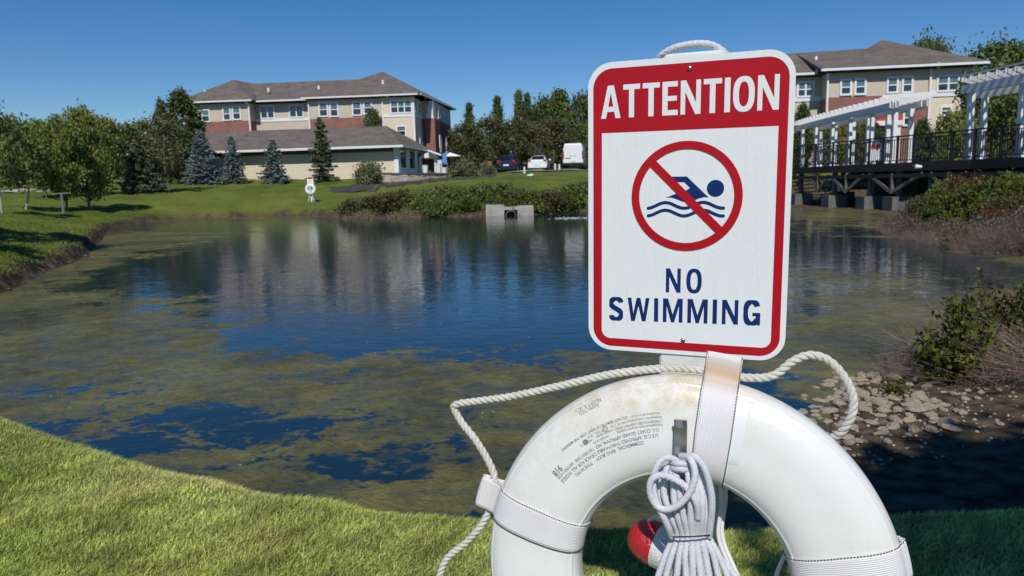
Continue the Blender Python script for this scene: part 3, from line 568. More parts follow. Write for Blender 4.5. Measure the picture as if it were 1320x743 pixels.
def gravel(name, xs, ys, n, smin, smax, label, dmax=1.5):
    gg = G(); r = np.random.default_rng(77)
    base = [tuple(v_.co) for v_ in RK[0].vertices]; fb = [tuple(p.vertices) for p in RK[0].polygons]
    X = r.uniform(*xs, n*3); Y_ = r.uniform(*ys, n*3); d = sdist(X, Y_); ok = (d > -.15) & (d < dmax); X = X[ok][:n]; Y_ = Y_[ok][:n]; Z = height(X, Y_)
    for x, y, z in zip(X, Y_, Z):
        s = r.uniform(smin, smax); gg.add([(x+p[0]*s, y+p[1]*s, max(z, -.01)+p[2]*s) for p in base], fb)
    gg.obj(name, M['rock'], None, kind='stuff', label=label, category='gravel')
gravel('gravel', (1.7, 4), (3.6, 6), 600, .004, .014, 'small stones scattered between the rocks on the near right point')
M['rock'] = mat('clod', (.16, .12, .08), .95, (.07, .05, .035), 9)
gravel('bank_stones', (-16, -7), (10, 22), 160, .02, .075, 'small stones and clods along the eroded left bank', .25)
# ---------------------------------------------------------------- near lawn blades
def blades(name, n, X, Y, Lr, wid, seed, label, bm='blade'):
    r = np.random.default_rng(seed); z = height(X, Y); n = len(X)
    L = r.uniform(*Lr, n)*(1+.5*vnoise(X, Y, .3, 4)); a = r.uniform(0, 6.283, n); le = r.uniform(.15, .95, n)*L
    dx = np.cos(a)*le*.95+L*.3; dy = np.sin(a)*le; ph = r.uniform(0, 3.1416, n); wx_ = np.cos(ph)*wid; wy_ = np.sin(ph)*wid
    P0 = np.stack([X, Y, z-.005], 1); mid = P0+np.stack([dx*.35, dy*.35, L*.62], 1); tip = P0+np.stack([dx, dy, L*.95*np.sqrt(np.clip(1-(le/L*.7)**2, .2, 1))], 1)
    W = np.stack([wx_, wy_, 0*wx_], 1)*r.uniform(.7, 1.3, n)[:, None]
    v = np.stack([P0-W, P0+W, mid+W*.8, mid-W*.8, tip], 1).reshape(-1, 3); b = np.arange(n)*5
    f = np.concatenate([np.stack([b, b+1, b+2], 1), np.stack([b, b+2, b+3], 1), np.stack([b+3, b+2, b+4], 1)])
    me = fast(name, v, f, M[bm]); t = r.uniform(.45, 1.3, n)*(1+.45*vnoise(X, Y, .1, 21)+.2*vnoise(X, Y, .4, 22)); dry = np.clip(vnoise(X, Y, .35, 12)*1.1+r.normal(0, .35, n)-.45, 0, 1)*.6
    c = np.stack([t*(1+.9*dry), t*(1+.25*dry), t*(1+.9*dry), np.ones(n)], 1).astype(np.float32).repeat(5, 0)
    q = me.attributes.new('tint', 'FLOAT_COLOR', 'POINT'); q.data.foreach_set('color', c.ravel()); link(name, me, kind='stuff', label=label, category='grass')
M['blade_far'] = leafmat('blade_far', (.17, .23, .03), (.25, .29, .055), .3)
M['blade'] = leafmat('blade', (.45, .54, .1), (.66, .7, .25), .35)
M['blade'].node_tree.nodes['Principled BSDF'].inputs['Roughness'].default_value = .42
r = np.random.default_rng(3); n = 640000; u = r.random(n); Y = 1.25*(5.2/1.25)**u; X = r.uniform(-1.15, .95, n)*Y; X = np.where(r.random(n) < .75, r.uniform(-.84, .84, n)*Y, X)
d = sdist(X, Y); keepm = (d > .1) & ~((X > .95+.08*r.normal(size=n)) & (Y > 2.3+.06*r.normal(size=n))); X, Y = X[keepm], Y[keepm]
blades('lawn_grass', n, X, Y, (.016, .038), .0014, 2, 'short sunlit mown grass in front of the pond')
r = np.random.default_rng(4); n = 160000; Y = 10*(44/10)**r.random(n); X = r.uniform(-.75, -.1, n)*Y; d = sdist(X, Y); kk = (d > .15) & (r.random(n) < np.exp(-d/6)); X, Y = X[kk], Y[kk]
blades('bank_grass', n, X, Y, (.035, .075), .005, 5, 'mown grass along the far and left edge of the pond', 'blade_far')
# ---------------------------------------------------------------- buildings
def window(b, o, U, V, u0, u1, z0, z1, v=0, kind='double', nx=1, tr='trim', pane='blind'):
    g_ = G(); t = .13; d0, d1 = v-.07, v+.05
    g_.fbox(o, U, V, u0, u1, d0, d1, z1-t, z1).fbox(o, U, V, u0, u1, d0-.03, d1, z0, z0+t).fbox(o, U, V, u0, u0+t, d0, d1, z0+t, z1-t).fbox(o, U, V, u1-t, u1, d0, d1, z0+t, z1-t)
    iw = (u1-u0-2*t)/nx; zm = (z0+z1)/2
    for i in range(1, nx): g_.fbox(o, U, V, u0+t+i*iw-.06, u0+t+i*iw+.06, d0, d1, z0+t, z1-t)
    for i in range(nx):
        g_.fbox(o, U, V, u0+t+i*iw+.06*(i > 0), u0+t+(i+1)*iw-.06*(i < nx-1), v-.045, d1, zm-.035, zm+.035)
    w_ = sub(g_.obj('window', M[tr], b), b)
    for i in range(nx):
        a, c = u0+t+i*iw, u0+t+(i+1)*iw
        G().fbox(o, U, V, a, c, v-.02, v-.005, z0+t, zm-.035).obj('pane', M['glass_dark'], w_); G().fbox(o, U, V, a, c, v-.02, v-.005, zm+.035, z1-t).obj('pane', M[pane], w_)
    return w_
def isect_u(px, o, U, V, v=0):                    # u where the ray through photo column px meets the facade
    d = (px-CX)/FPX*CR-(150-CY)/FPX*CU+CF; dx, dy = d[0], d[1]
    ox, oy = o[0]+V[0]*v, o[1]+V[1]*v
    # ox+U0*u = k*dx ; oy+U1*u = k*dy
    A = np.array([[U[0], -dx], [U[1], -dy]]); return float(np.linalg.solve(A, [-ox, -oy])[0])
def zat(py, px, o, U, V, v=0, u=None):
    u = isect_u(px, o, U, V, v); Yd = o[1]+V[1]*v+U[1]*u; return at(px, py, Yd)[2]
class Bld:
    def __init__(s, name, label, corner, angle, zb, ze):
        s.o = np.array(corner, float); a = R(angle); s.U = np.array([-math.cos(a), math.sin(a)]); s.V = np.array([math.sin(a), math.cos(a)])
        s.b = wthing(name, label, 'building', (corner[0], corner[1], zb)); s.zb = zb; s.ze = ze
    def u(s, px, v=0): return isect_u(px, s.o, s.U, s.V, v)
    def z(s, py, px, v=0): return zat(py, px, s.o, s.U, s.V, v)
    def P(s, u, v, z): return (s.o[0]+s.U[0]*u+s.V[0]*v, s.o[1]+s.U[1]*u+s.V[1]*v, z)
    def wall(s, name, u0, u1, v0, v1, z0, z1, m): return G().fbox(s.o, s.U, s.V, u0, u1, v0, v1, z0, z1).obj(name, M[m], s.b)
    def win(s, pa, pb, ya, yb, v, nx=1, **k):
        ub, ua = s.u(pa, v), s.u(pb, v); pm = (pa+pb)/2
        return window(s.b, s.o, s.U, s.V, min(ua, ub), max(ua, ub), s.z(yb, pm, v), s.z(ya, pm, v), v, nx=nx, **k)
def roof_piece(b, verts, faces, th=.22, name='roof'):   # thick shell: top faces plus an underside th lower
    n = len(verts); v = list(verts)+[(p[0], p[1], p[2]-th) for p in verts]; f = [tuple(q) for q in faces]+[tuple(i+n for i in q[::-1]) for q in faces]
    cnt = {}
    for q in faces:
        for i in range(len(q)): e = (q[i], q[(i+1) % len(q)]); cnt[frozenset(e)] = cnt.get(frozenset(e), [])+[e]
    for k_, e in cnt.items():
        if len(e) == 1: a, c = e[0]; f.append((a, a+n, c+n, c)[::-1])
    return G().add(v, f).obj(name, M['roof'], b)
def gutter(B, a, c, h=.15, w=.14): return G().bar(a, c, w, h).obj('gutter', M['trim'], B.b)
# left main building
A_ = Bld('brick_building', 'long three storey beige and brick building with brown hipped roof across the pond', (at(535, 123, 78)[0], 78), 5, 2.6, 0)
A_.ze = A_.z(126, 535); ze = A_.ze
uL = A_.u(243); u322 = A_.u(322, -.9); u399 = A_.u(399, -.9); u494 = A_.u(494, -.9)
zbr = A_.z(152, 450, -.9); zbr1 = A_.z(157, 280, -.9)
# walls: butt-jointed blocks
A_.wall('wall', u494, u399, -.9, 14, 2.3, zbr, 'brick'); A_.wall('wall', u494, u399, -.88, 14, zbr, ze, 'siding')
A_.wall('wall', u322, uL, -.9, 14, 2.3, zbr1, 'brick'); A_.wall('wall', u322, uL, -.88, 14, zbr1, ze, 'siding')
A_.wall('wall', u399, u322, .6, 14, 2.3, ze-.01, 'siding')
A_.wall('wall', 0, u494, -.9, 3.2, 2.3, ze-.012, 'siding_cream')            # corner bay
A_.wall('wall', -1.3, u494, 3.2, 14.5, 2.3, zbr, 'brick'); A_.wall('wall', -1.28, u494, 3.2, 14.5, zbr, ze-.014, 'siding')
for nm, ua, ub, v, yy, px in (('band', u399, u322, .6, 155, 360), ('band', 0, u494, -.9, 149, 516)):
    zc = A_.z(yy, px, v); A_.wall(nm, ua-.03*(nm == 'x'), ub, v-.05, v, zc-.15, zc+.18, 'trim')
A_.wall('band', -.05, 0, -.9, 3.2, A_.z(149, 516, -.9)-.15, A_.z(149, 516, -.9)+.18, 'trim')
A_.wall('corner_board', -.07, .12, -.97, -.9, 2.3, ze-.02, 'trim')
for u_ in (u322, u399-.0, u494):                                       # downpipes
    G().fbox(A_.o, A_.U, A_.V, u_-.07, u_+.07, -1.06, -.9, 3, ze-.1).obj('downpipe', M['trim'], A_.b)
for pa, pb, ya, yb in ((249, 259, 141, 158), (260, 271, 141, 158), (287.5, 298, 138, 156), (300, 311, 137, 155)): A_.win(pa, pb, ya, yb, -.9)
for pa, pb, ya, yb in ((336, 354.5, 136, 153.5), (373, 392, 135, 152)): A_.win(pa, pb, ya, yb, .6, 2)
for pa, pb, ya, yb in ((411.5, 423.5, 132, 151), (425.5, 437, 132, 151), (454.5, 467, 131, 149.5), (469, 480.5, 130, 148)): A_.win(pa, pb, ya, yb, -.9)
A_.win(503.5, 532, 129, 146.5, -.9, 3); A_.win(510, 523, 162, 176, -.9)
# side windows on the shaded right wall (u=0 plane): frame with V as the along axis
Us, Vs = A_.V, A_.U
def sidewin(v0, v1, z0, z1, x=0): return window(A_.b, A_.o, Us, Vs, v0, v1, z0, z1, x)
sidewin(-.6, .5, A_.z(146, 516), A_.z(129, 516)); sidewin(1.2, 2.3, A_.z(146, 516)-.1, A_.z(129, 516)-.1); sidewin(1.3, 2.4, 4.6, 6.6, 0)
sidewin(5.8, 7, A_.z(148, 516), A_.z(131, 516), -1.3); sidewin(10, 11.2, A_.z(148, 516), A_.z(131, 516), -1.3)
sidewin(6, 7, 5.2, 7.2, -1.32); sidewin(10.2, 11.2, 5.2, 7.2, -1.32)
G().hexa([A_.P(-1.35, 2.9, zbr), A_.P(-.5, 2.9, zbr), A_.P(-.5, 3.19, zbr), A_.P(-1.35, 3.19, zbr), A_.P(-1.05, 2.95, ze-.1), A_.P(-.8, 2.95, ze-.1), A_.P(-.8, 3.19, ze-.1), A_.P(-1.05, 3.19, ze-.1)]).obj('tapered_column', M['trim'], A_.b)
G().fbox(A_.o, A_.U, A_.V, -1.45, -.4, 2.85, 3.19, 2.5, zbr-.01).obj('brick_pier', M['brick'], A_.b)
ov = .6; zr = ze+.25
def Q(px, py, v): return tuple(at(px, py, A_.o[1]+A_.V[1]*v+A_.U[1]*A_.u(px, v)))
zridge = Q(400, 105, 6.5)[2]
# main roof: front and back slopes
u1_, u2_ = u494+3.5, uL-2
roof_piece(A_.b, [A_.P(u1_, -ov+.3, zr), A_.P(u2_, -ov+.3, zr), A_.P(u2_-1, 6.5, zridge), A_.P(u1_, 6.5, zridge), A_.P(u2_, 14.5, zr), A_.P(u1_, 14.5, zr)], [(0, 3, 2, 1), (3, 5, 4, 2)])
apL = Q(301, 103, 4.2); apLb = A_.P(uL-4.6, 9.5, apL[2]); 
roof_piece(A_.b, [A_.P(uL+ov, -.9-ov, zr+.02), A_.P(u322-ov, -.9-ov, zr+.02), apL, apLb, A_.P(uL+ov, 14.6, zr+.02), A_.P(u322-ov, 14.6, zr+.02)], [(0, 1, 2), (1, 5, 3, 2), (4, 0, 2, 3), (5, 4, 3)][::1])
ap3 = Q(466.7, 101.5, 4.6)
roof_piece(A_.b, [A_.P(u399+ov, -.9-ov, zr+.03), A_.P(u494-.4, -.9-ov, zr+.03), ap3, A_.P(u399-1.5, 7, ap3[2]-.1), A_.P(u494, 7, ap3[2])], [(0, 1, 2), (0, 2, 3), (1, 4, 2), (2, 4, 3)])
ap4 = Q(493, 92.5, 6.2)
roof_piece(A_.b, [A_.P(u494+1.2, -.95-ov, zr+.05), A_.P(-ov-.3, -.95-ov, zr+.05), ap4, A_.P(-1.3-ov, 15.1, zr+.05), A_.P(u494+4.5, 15.1, zr+.05), A_.P(u494+4.5, 4.6, ap3[2]-.2)], [(0, 1, 2), (1, 3, 2), (3, 4, 2), (4, 5, 2), (5, 0, 2)])
zg = zr-.08
for a, c in (((uL+ov, -.9-ov), (u322-ov, -.9-ov)), ((u322-ov, -ov+.25), (u399+ov, -ov+.25)), ((u399+ov, -.9-ov), (u494, -.9-ov)), ((u494, -.97-ov), (-ov, -.97-ov)), ((-ov-.32, -.95-ov), (-1.32-ov, 15.1))):
    gutter(A_, A_.P(*a, zg), A_.P(*c, zg))
for px, py, v in ((264, 119, 1.2), (346, 116, 2.), (411, 113, 2.), (493.5, 106, 1.8), (499, 123, -1.2), (554, 125, -1), (318, 131.5, -1.2), (328, 131, .3)):
    p = Q(px, py+1, v) if px != 554 else A_.P(-ov, 2.6, zr); G().cyl((p[0], p[1], p[2]-.15), (p[0], p[1], p[2]+.28), .14, .12, 8).obj('roof_vent', M['trim'], A_.b)
# low wing in front with long roof
W_ = Bld('garage_wing', 'long low beige wing with wide brown roof and painted eave shade behind the spruces', (at(512, 200, 66)[0], 66), 7, 2.3, 0)
zt = W_.z(190, 512); ul = W_.u(180)
W_.wall('wall', 0, ul, 0, 9.5, 2.1, zt, 'siding_cream')
def lap_board(g_, u0, u1, z):
    P = W_.P; g_.add([P(u0, -.005, z+.17), P(u1, -.005, z+.17), P(u1, -.035, z), P(u0, -.035, z), P(u0, 0, z), P(u1, 0, z)], [(0, 1, 2, 3), (3, 2, 5, 4)])
g_ = G()
for i in range(int((zt-2.1)/.17)): lap_board(g_, .1, ul, 2.1+i*.17)
g_.obj('siding_boards', M['siding_cream'], W_.b, kind='stuff')
W_.wall('corner_post', -.12, .28, -.14, .2, 2.3, zt, 'trim')
# right side: bays with piers and dark glazing
Wv = 7.2
for v0, v1 in ((.2, .6), (2.7, 3.9), (6.0, 7.0), (9.1, 9.5)): W_.wall('pier', -.12, 0, v0, v1, 2.3, zt, 'foam')
for v0, v1 in ((.6, 2.7), (3.9, 6.0), (7.0, 9.1)):
    W_.wall('window', -.05, -.0, v0, v1, 3.2, zt-.25, 'glass_dark'); W_.wall('mullion', -.07, -.05, v0, v1, 4.5, 4.58, 'black_metal'); W_.wall('panel', -.06, -.002, v0, v1, 2.3, 3.2, 'foam')
zrw = zt+.14; zrid = at(483, 163.5, 72)[2]
roof_piece(W_.b, [W_.P(ul+1, -1.0, zrw), W_.P(-.75, -1.0, zrw), W_.P(2.4, 5.2, zrid), W_.P(ul-2, 5.2, zrid), W_.P(-.75, 11.5, zrw), W_.P(ul+1, 11.5, zrw)], [(0, 1, 2, 3), (1, 4, 2), (4, 5, 3, 2), (5, 0, 3)])
gutter(W_, W_.P(ul+1, -1.03, zrw-.1), W_.P(-.75, -1.03, zrw-.1), .2); gutter(W_, W_.P(-.78, -1, zrw-.1), W_.P(-.78, 11.5, zrw-.1), .2)
W_.wall('eave_shade', 0, ul, -.04, -.0, zt-.36, zt-.02, 'eave_shade')  # dark grey strip: the eave's shade painted along the wall top
# entrance porch
pc = at(553, 215, 73); t = wthing('entrance_porch', 'small white gabled entrance porch with dark red door between the two buildings', 'porch', (pc[0], pc[1], 2.8)); x0, y0 = pc[0], pc[1]
G().box((x0-.7, y0+.9, 2.8), (x0+.5, y0+1, 4.2)).obj('door', M['red_door'], t)
G().box((x0+.55, y0-.1, 2.8), (x0+.8, y0+.15, 4.25)).obj('column', M['trim'], t); G().box((x0-.95, y0-.1, 2.8), (x0-.72, y0+.15, 4.25)).obj('column', M['trim'], t)
G().add([(x0-1.1, y0-.2, 4.25), (x0+.95, y0-.2, 4.25), (x0+.1, y0-.2, 4.85), (x0-1.1, y0+1, 4.25), (x0+.95, y0+1, 4.25), (x0+.1, y0+1, 4.85)], [(0, 1, 2), (3, 5, 4), (0, 3, 4, 1), (0, 2, 5, 3), (1, 4, 5, 2)]).obj('gable', M['trim'], t)
G().bar((x0+.05, y0-.35, 4.95), (x0+1.35, y0-.35, 4.45), 1.2, .16).obj('canopy', M['trim'], t)
q = at(573, 203, 74); t = wthing('blue_banner', 'narrow blue banner hanging beside the porch', 'banner', (q[0], q[1], 2.8)); G().box((q[0]-.2, q[1], 3.6), (q[0]+.22, q[1]+.04, 4.7)).obj('cloth', M['blue_cloth'], t); G().cyl((q[0]-.25, q[1]+.04, 2.7), (q[0]-.25, q[1]+.04, 4.8), .03).obj('pole', M['black_metal'], t)
q = at(585, 200, 76); t = wthing('white_canopy', 'small white canopy roof right of the brick building', 'canopy', (q[0], q[1], 2.8)); x0, y0, z0 = q
G().add([(x0-.8, y0-.6, z0-.15), (x0+.8, y0-.6, z0-.15), (x0+.8, y0+.6, z0-.15), (x0-.8, y0+.6, z0-.15), (x0-.5, y0, z0+.25), (x0-.3, y0, z0+.25)], [(0, 1, 5, 4), (1, 2, 5), (2, 3, 4, 5), (3, 0, 4), (3, 2, 1, 0)]).obj('roof', M['trim'], t)
for sx in (-.7, .7): G().cyl((x0+sx, y0, 2.6), (x0+sx, y0, z0-.1), .05).obj('post', M['deck_wood'], t)
for i, (px, py, Y) in enumerate(((565, 214, 68), (548, 216, 67), (572.5, 219, 64), (567, 209, 72))):
    q = at(px, py, Y); z0 = H(q[0], q[1]); l = ['white planter right of the porch column', 'small white pot left of the porch', 'white pot at the right end of the stone wall', 'white container behind the porch column'][i]
    t = wthing('plant_pot', l, 'plant pot', (q[0], q[1], z0)); G().cyl((q[0], q[1], z0), (q[0], q[1], q[2]+.15), .2, .28, 10).obj('pot', M['trim'], t); G().cyl((q[0], q[1], q[2]+.15), (q[0], q[1], q[2]+.2), .3, .3, 10).obj('rim', M['trim'], t)
# stone retaining wall: courses of separate stones, gathered in one part
t = wthing('retaining_wall', 'low curved tan stone retaining wall in front of the patio', 'stone wall', (*xy(530, 60), 2.6)); g_ = G(); cp = G()
wl = [np.array(xy(px, Y)) for px, Y in ((488, 57.5), (505, 57.8), (525, 58.6), (545, 60), (562, 61.5), (578, 63.2))]; r = np.random.default_rng(8)
for a, b in zip(wl[:-1], wl[1:]):
    L = np.linalg.norm(b-a); Ud = (b-a)/L; Vd = np.array([-Ud[1], Ud[0]])
    pxa = 660+a[0]/a[1]*925; ztop = at(pxa, 224.5, a[1])[2]
    for row in range(6):
        u = 0
        while u < L:
            wd = r.uniform(.18, .42); u2 = min(L, u+wd); z0 = ztop-.2*(row+1); dp = r.uniform(0, .06); g_.fbox(a, Ud, Vd, u+.01, u2-.01, -dp, .3, z0+.01, z0+.19); u = u2
    cp.fbox(a, Ud, Vd, -.05, L+.05, -.1, .4, ztop, ztop+.09)
g_.obj('stones', M['stone_tan'], t, kind='stuff'); cp.obj('cap', M['concrete_dark'], t)
# concrete outfall headwall
t = wthing('concrete_headwall', 'low concrete outfall wall with a round pipe at the far waterline', 'headwall', (*xy(655, 34.6), 0)); x0, x1 = xy(625.5, 34.6)[0], xy(687, 34.6)[0]; xm = xy(657.5, 34.6)[0]; zt_ = at(640, 264.5, 34.6)[2]
g_ = G(); g_.box((x0, 34.6, -.3), (xm-.32, 34.9, zt_)).box((xm+.32, 34.6, -.3), (x1, 34.9, zt_-.06)).box((xm-.32, 34.6, .27), (xm+.32, 34.9, zt_-.1)); g_.box((x0-.02, 34.9, -.3), (x0+.25, 36, zt_)); g_.obj('wall', M['concrete'], t)
g_ = G(); n = 18
ring_ = [(xm+math.cos(i*6.2832/n)*.26, math.sin(i*6.2832/n)*.26-.0) for i in range(n)]; rin = [(xm+math.cos(i*6.2832/n)*.22, math.sin(i*6.2832/n)*.22-.0) for i in range(n)]
v = [(x, 34.5, z) for x, z in ring_]+[(x, 34.5, z) for x, z in rin]+[(x, 36, z) for x, z in ring_]+[(x, 36, z) for x, z in rin]
g_.add(v, [(i, (i+1) % n, n+(i+1) % n, n+i) for i in range(n)]+[(i, 2*n+i, 2*n+(i+1) % n, (i+1) % n) for i in range(n)]+[(n+i, n+(i+1) % n, 3*n+(i+1) % n, 3*n+i) for i in range(n)]).obj('pipe', M['concrete_dark'], t)
# right building
B_2 = Bld('beige_building', 'two storey beige and brick building with brown hipped roof behind the pergolas', (at(1250, 90, 50)[0], 50), 8, 2.2, 0); ze = B_2.z(88, 1250); uEnd = B_2.u(960)
u1196 = B_2.u(1196, -.6); u1065 = B_2.u(1065, -.6); zb1 = B_2.z(123.5, 1130, -.6)
B_2.wall('wall', u1196, u1065, -.6, 12, 2, zb1, 'brick'); B_2.wall('wall', u1196, u1065, -.58, 12, zb1, ze, 'siding')
B_2.wall('wall', 0, u1196, -.6, 11.9, 2, ze-.01, 'siding_cream'); B_2.wall('wall', u1065, uEnd, .9, 12, 2, ze-.012, 'siding')
zc = B_2.z(121, 1222, -.6); B_2.wall('band', -.02, u1196, -.66, -.6, zc-.17, zc+.17, 'trim'); zc = B_2.z(128, 1045, .9); B_2.wall('band', u1065, uEnd, .84, .9, zc-.15, zc+.15, 'trim')
B_2.wall('corner_board', -.08, .12, -.68, -.6, 2, ze-.02, 'trim')
for u_ in (u1196, u1065): G().fbox(B_2.o, B_2.U, B_2.V, u_-.06, u_+.06, -.75, -.6, 2.4, ze).obj('downpipe', M['trim'], B_2.b)
B_2.win(1026, 1048.5, 105, 126, .9, 2)
for pa, pb, ya, yb in ((1081, 1096.5, 102, 123.6), (1099.5, 1115, 101, 123), (1140.6, 1156, 99, 121), (1160, 1175, 98, 120.5)): B_2.win(pa, pb, ya, yb, -.6)
B_2.win(1204.5, 1248, 96.5, 118.5, -.6, 3); B_2.win(1211, 1227, 136.5, 150, -.6); B_2.win(1163.5, 1178, 141, 163, -.6)
def Q2(px, py, v): return tuple(at(px, py, B_2.o[1]+B_2.V[1]*v+B_2.U[1]*B_2.u(px, v)))
zr = ze+.22; zrd = Q2(1050, 66.5, 6)[2]
roof_piece(B_2.b, [B_2.P(u1196+3, .4, zr), B_2.P(uEnd, .4, zr), B_2.P(uEnd, 6.4, zrd), B_2.P(u1196+3, 6.4, zrd), B_2.P(uEnd, 12.6, zr), B_2.P(u1196+3, 12.6, zr)], [(0, 3, 2, 1), (3, 5, 4, 2)])
ap = Q2(1119, 62.5, 4.8); roof_piece(B_2.b, [B_2.P(u1065+ov, -.6-ov, zr+.02), B_2.P(2.5, -.6-ov, zr+.02), ap, B_2.P(u1065+.5, 6.4, zrd), B_2.P(u1196+2, 6.4, ap[2])], [(0, 1, 2), (0, 2, 3), (1, 4, 2), (2, 4, 3)])
ap = Q2(1137, 51.5, 6.2); roof_piece(B_2.b, [B_2.P(u1196+5.5, -.5-ov, zr-.02), B_2.P(-ov, -.66-ov, zr+.04), ap, B_2.P(-ov, 12.5, zr+.04), B_2.P(u1196+5.5, 12.5, zr+.04)], [(0, 1, 2), (1, 3, 2), (3, 4, 2), (4, 0, 2)])
for a, c in (((u1065+ov, -.62-ov), (-ov, -.68-ov)), ((uEnd, .36), (u1065+ov, .36)), ((-ov-.02, -.6-ov), (-ov-.02, 12.4))): gutter(B_2, B_2.P(*a, zr-.07), B_2.P(*c, zr-.07))
for px, py, v in ((1052, 77, 2.5), (1160, 62, 4.5), (1210, 85, -.9), (1053, 93, .5)): p = Q2(px, py, v); G().cyl((p[0], p[1], p[2]-.15), (p[0], p[1], p[2]+.22), .11, .1, 8).obj('roof_vent', M['trim'], B_2.b)
q = B_2.P(B_2.u(1150, -2), -2, 0); t = wthing('red_canopy', 'red awning with a white edge over the doorway of the right building', 'awning', (q[0], q[1], 2.2)); ub_ = B_2.u(1162, -2); ua_ = B_2.u(1126, -2); z1 = B_2.z(150, 1145, -2)
G().fbox(B_2.o, B_2.U, B_2.V, ub_, ua_, -2, -.62, z1-.3, z1).obj('canopy', M['red_cloth'], t); G().fbox(B_2.o, B_2.U, B_2.V, ub_-.05, ua_+.05, -2.1, -2, z1-.6, z1-.3).obj('fascia', M['trim'], t)
for uu in (ub_+.1, ua_-.1): G().fbox(B_2.o, B_2.U, B_2.V, uu-.1, uu+.1, -1.98, -1.8, 2, z1-.75).obj('post', M['trim'], t)
# small houses far off
def house(px, Y, ytop, w, label, wall='siding', rz=0):
    q = at(px, ytop, Y); zt = q[2]; t = wthing('house', label, 'house', (q[0], q[1], 2.8)); x, y = q[0], q[1]
    G().box((x-w/2, y, 2.6), (x+w/2, y+8, zt-2)).obj('wall', M[wall], t)
    G().add([(x-w/2-.4, y-.4, zt-2.1), (x+w/2+.4, y-.4, zt-2.1), (x+w/2+.4, y+8.4, zt-2.1), (x-w/2-.4, y+8.4, zt-2.1), (x-w/2+1, y+4, zt), (x+w/2-1, y+4, zt)], [(0, 1, 5, 4), (1, 2, 5), (2, 3, 4, 5), (3, 0, 4), (3, 2, 1, 0)]).obj('roof', M['roof'], t)
    for k in (-.25, .25): window(t, np.array([x, y]), np.array([-1., 0]), np.array([0, 1.]), k*w-.5, k*w+.5, zt-4.2, zt-2.7)
house(752, 112, 145, 12, 'grey roofed house half hidden behind the trees by the white van'); house(704, 115, 148, 7, 'roof peeping between the tall conifers', 'siding'); house(136, 88, 180, 8, 'pale house glimpsed through the trees on the left', 'white_paint'); house(145, 80, 218, 6, 'low white shed behind the lawn trees', 'white_paint')
# ---------------------------------------------------------------- vehicles
def wheel(t, x, y, r=.33, w=.22):
    gy = G(); gy.cyl((x-w/2, y, r), (x+w/2, y, r), r, r, 18); wh = gy.obj('wheel', M['tyre'], t)
    s = 1 if x > 0 else -1; G().cyl((x+s*w/2, y, r), (x+s*(w/2+.015), y, r), r*.62, r*.6, 14).obj('rim', M['rim'], wh)
def car(name, label, paint, loc, rz, L=4.6, Wd=1.82, st=None, glass=None, hroof=1.45, taily=0, zl=(.85, 1.0), group='cars in the car park'):
    # stations along y (rear at y=0): y, z_bottom, z_belt, z_roof, half width at roof
    t = thing(name, label, 'car', loc, rz, group); V = []; Fc = []; hw = Wd/2
    for (y, zb, zbelt, zr_, hr) in st:
        k = .93 if y in (st[0][0], st[-1][0]) else 1
        V += [(-hw*k*.9, y, zb), (-hw*k, y, zb+.18), (-hw*k, y, (zb+zbelt)/2+.1), (-hw*k*.96, y, zbelt), (-hr, y, zr_-.05 if zr_ > zbelt+.1 else zr_-.02), (-hr*.8, y, zr_), (hr*.8, y, zr_), (hr, y, zr_-.05 if zr_ > zbelt+.1 else zr_-.02), (hw*k*.96, y, zbelt), (hw*k, y, (zb+zbelt)/2+.1), (hw*k, y, zb+.18), (hw*k*.9, y, zb)]
    n = 12
    for i in range(len(st)-1):
        for j in range(n): Fc.append((i*n+j, i*n+(j+1) % n, (i+1)*n+(j+1) % n, (i+1)*n+j))
    Fc += [tuple(range(n))[::-1], tuple(range((len(st)-1)*n, len(st)*n))]
    m_ = mesh('body', V, Fc, M[paint]); b = link('body', m_, t); bv = b.modifiers.new('Bevel', 'BEVEL'); bv.width = .05; bv.segments = 2; bv.limit_method = 'ANGLE'; bv.angle_limit = .5
    for nm, quads in glass.items():
        for qd in quads: G().add(qd+[(p[0]*.97, p[1]+.0, p[2]) for p in qd], [(0, 1, 2, 3), (7, 6, 5, 4)]).obj(nm, M['glass_dark'], t)
    for x in (-hw+.08, hw-.08):
        for y in (.95, L-.9): wheel(t, x, y)
    zt0, zt1 = zl
    for s in (-1, 1):
        G().box((min(s*hw*.62, s*hw*.93), -.03, zt0), (max(s*hw*.62, s*hw*.93), .12, zt1)).obj('tail_light', M['lamp_red'], t)
        G().box((min(s*hw*.6, s*hw*.9), L-.12, .62), (max(s*hw*.6, s*hw*.9), L+.02, .76)).obj('headlight', M['lamp_clear'], t)
        G().box((min(s*(hw-.02), s*(hw+.16)), L*.62, 1.0), (max(s*(hw-.02), s*(hw+.16)), L*.62+.1, 1.14)).obj('mirror', M[paint], t)
    G().box((-.26, -.04, .52 if name != 'suv' else .62), (.26, 0., .66 if name != 'suv' else .76)).obj('licence_plate', M['trim'], t)
    G().box((-hw*.95, -.06, .28), (hw*.95, .1, .46)).obj('bumper', M[paint if name == 'saloon' else 'black_metal'], t)
    return t
sal = [(0, .3, .9, .98, .7), (.25, .25, .92, 1.02, .72), (.75, .22, .92, 1.06, .7), (1.45, .22, .93, 1.42, .55), (2.2, .22, .93, 1.45, .57), (2.9, .22, .93, 1.38, .56), (3.55, .22, .95, 1.0, .68), (4.3, .22, .8, .84, .7), (4.6, .3, .7, .74, .62)]
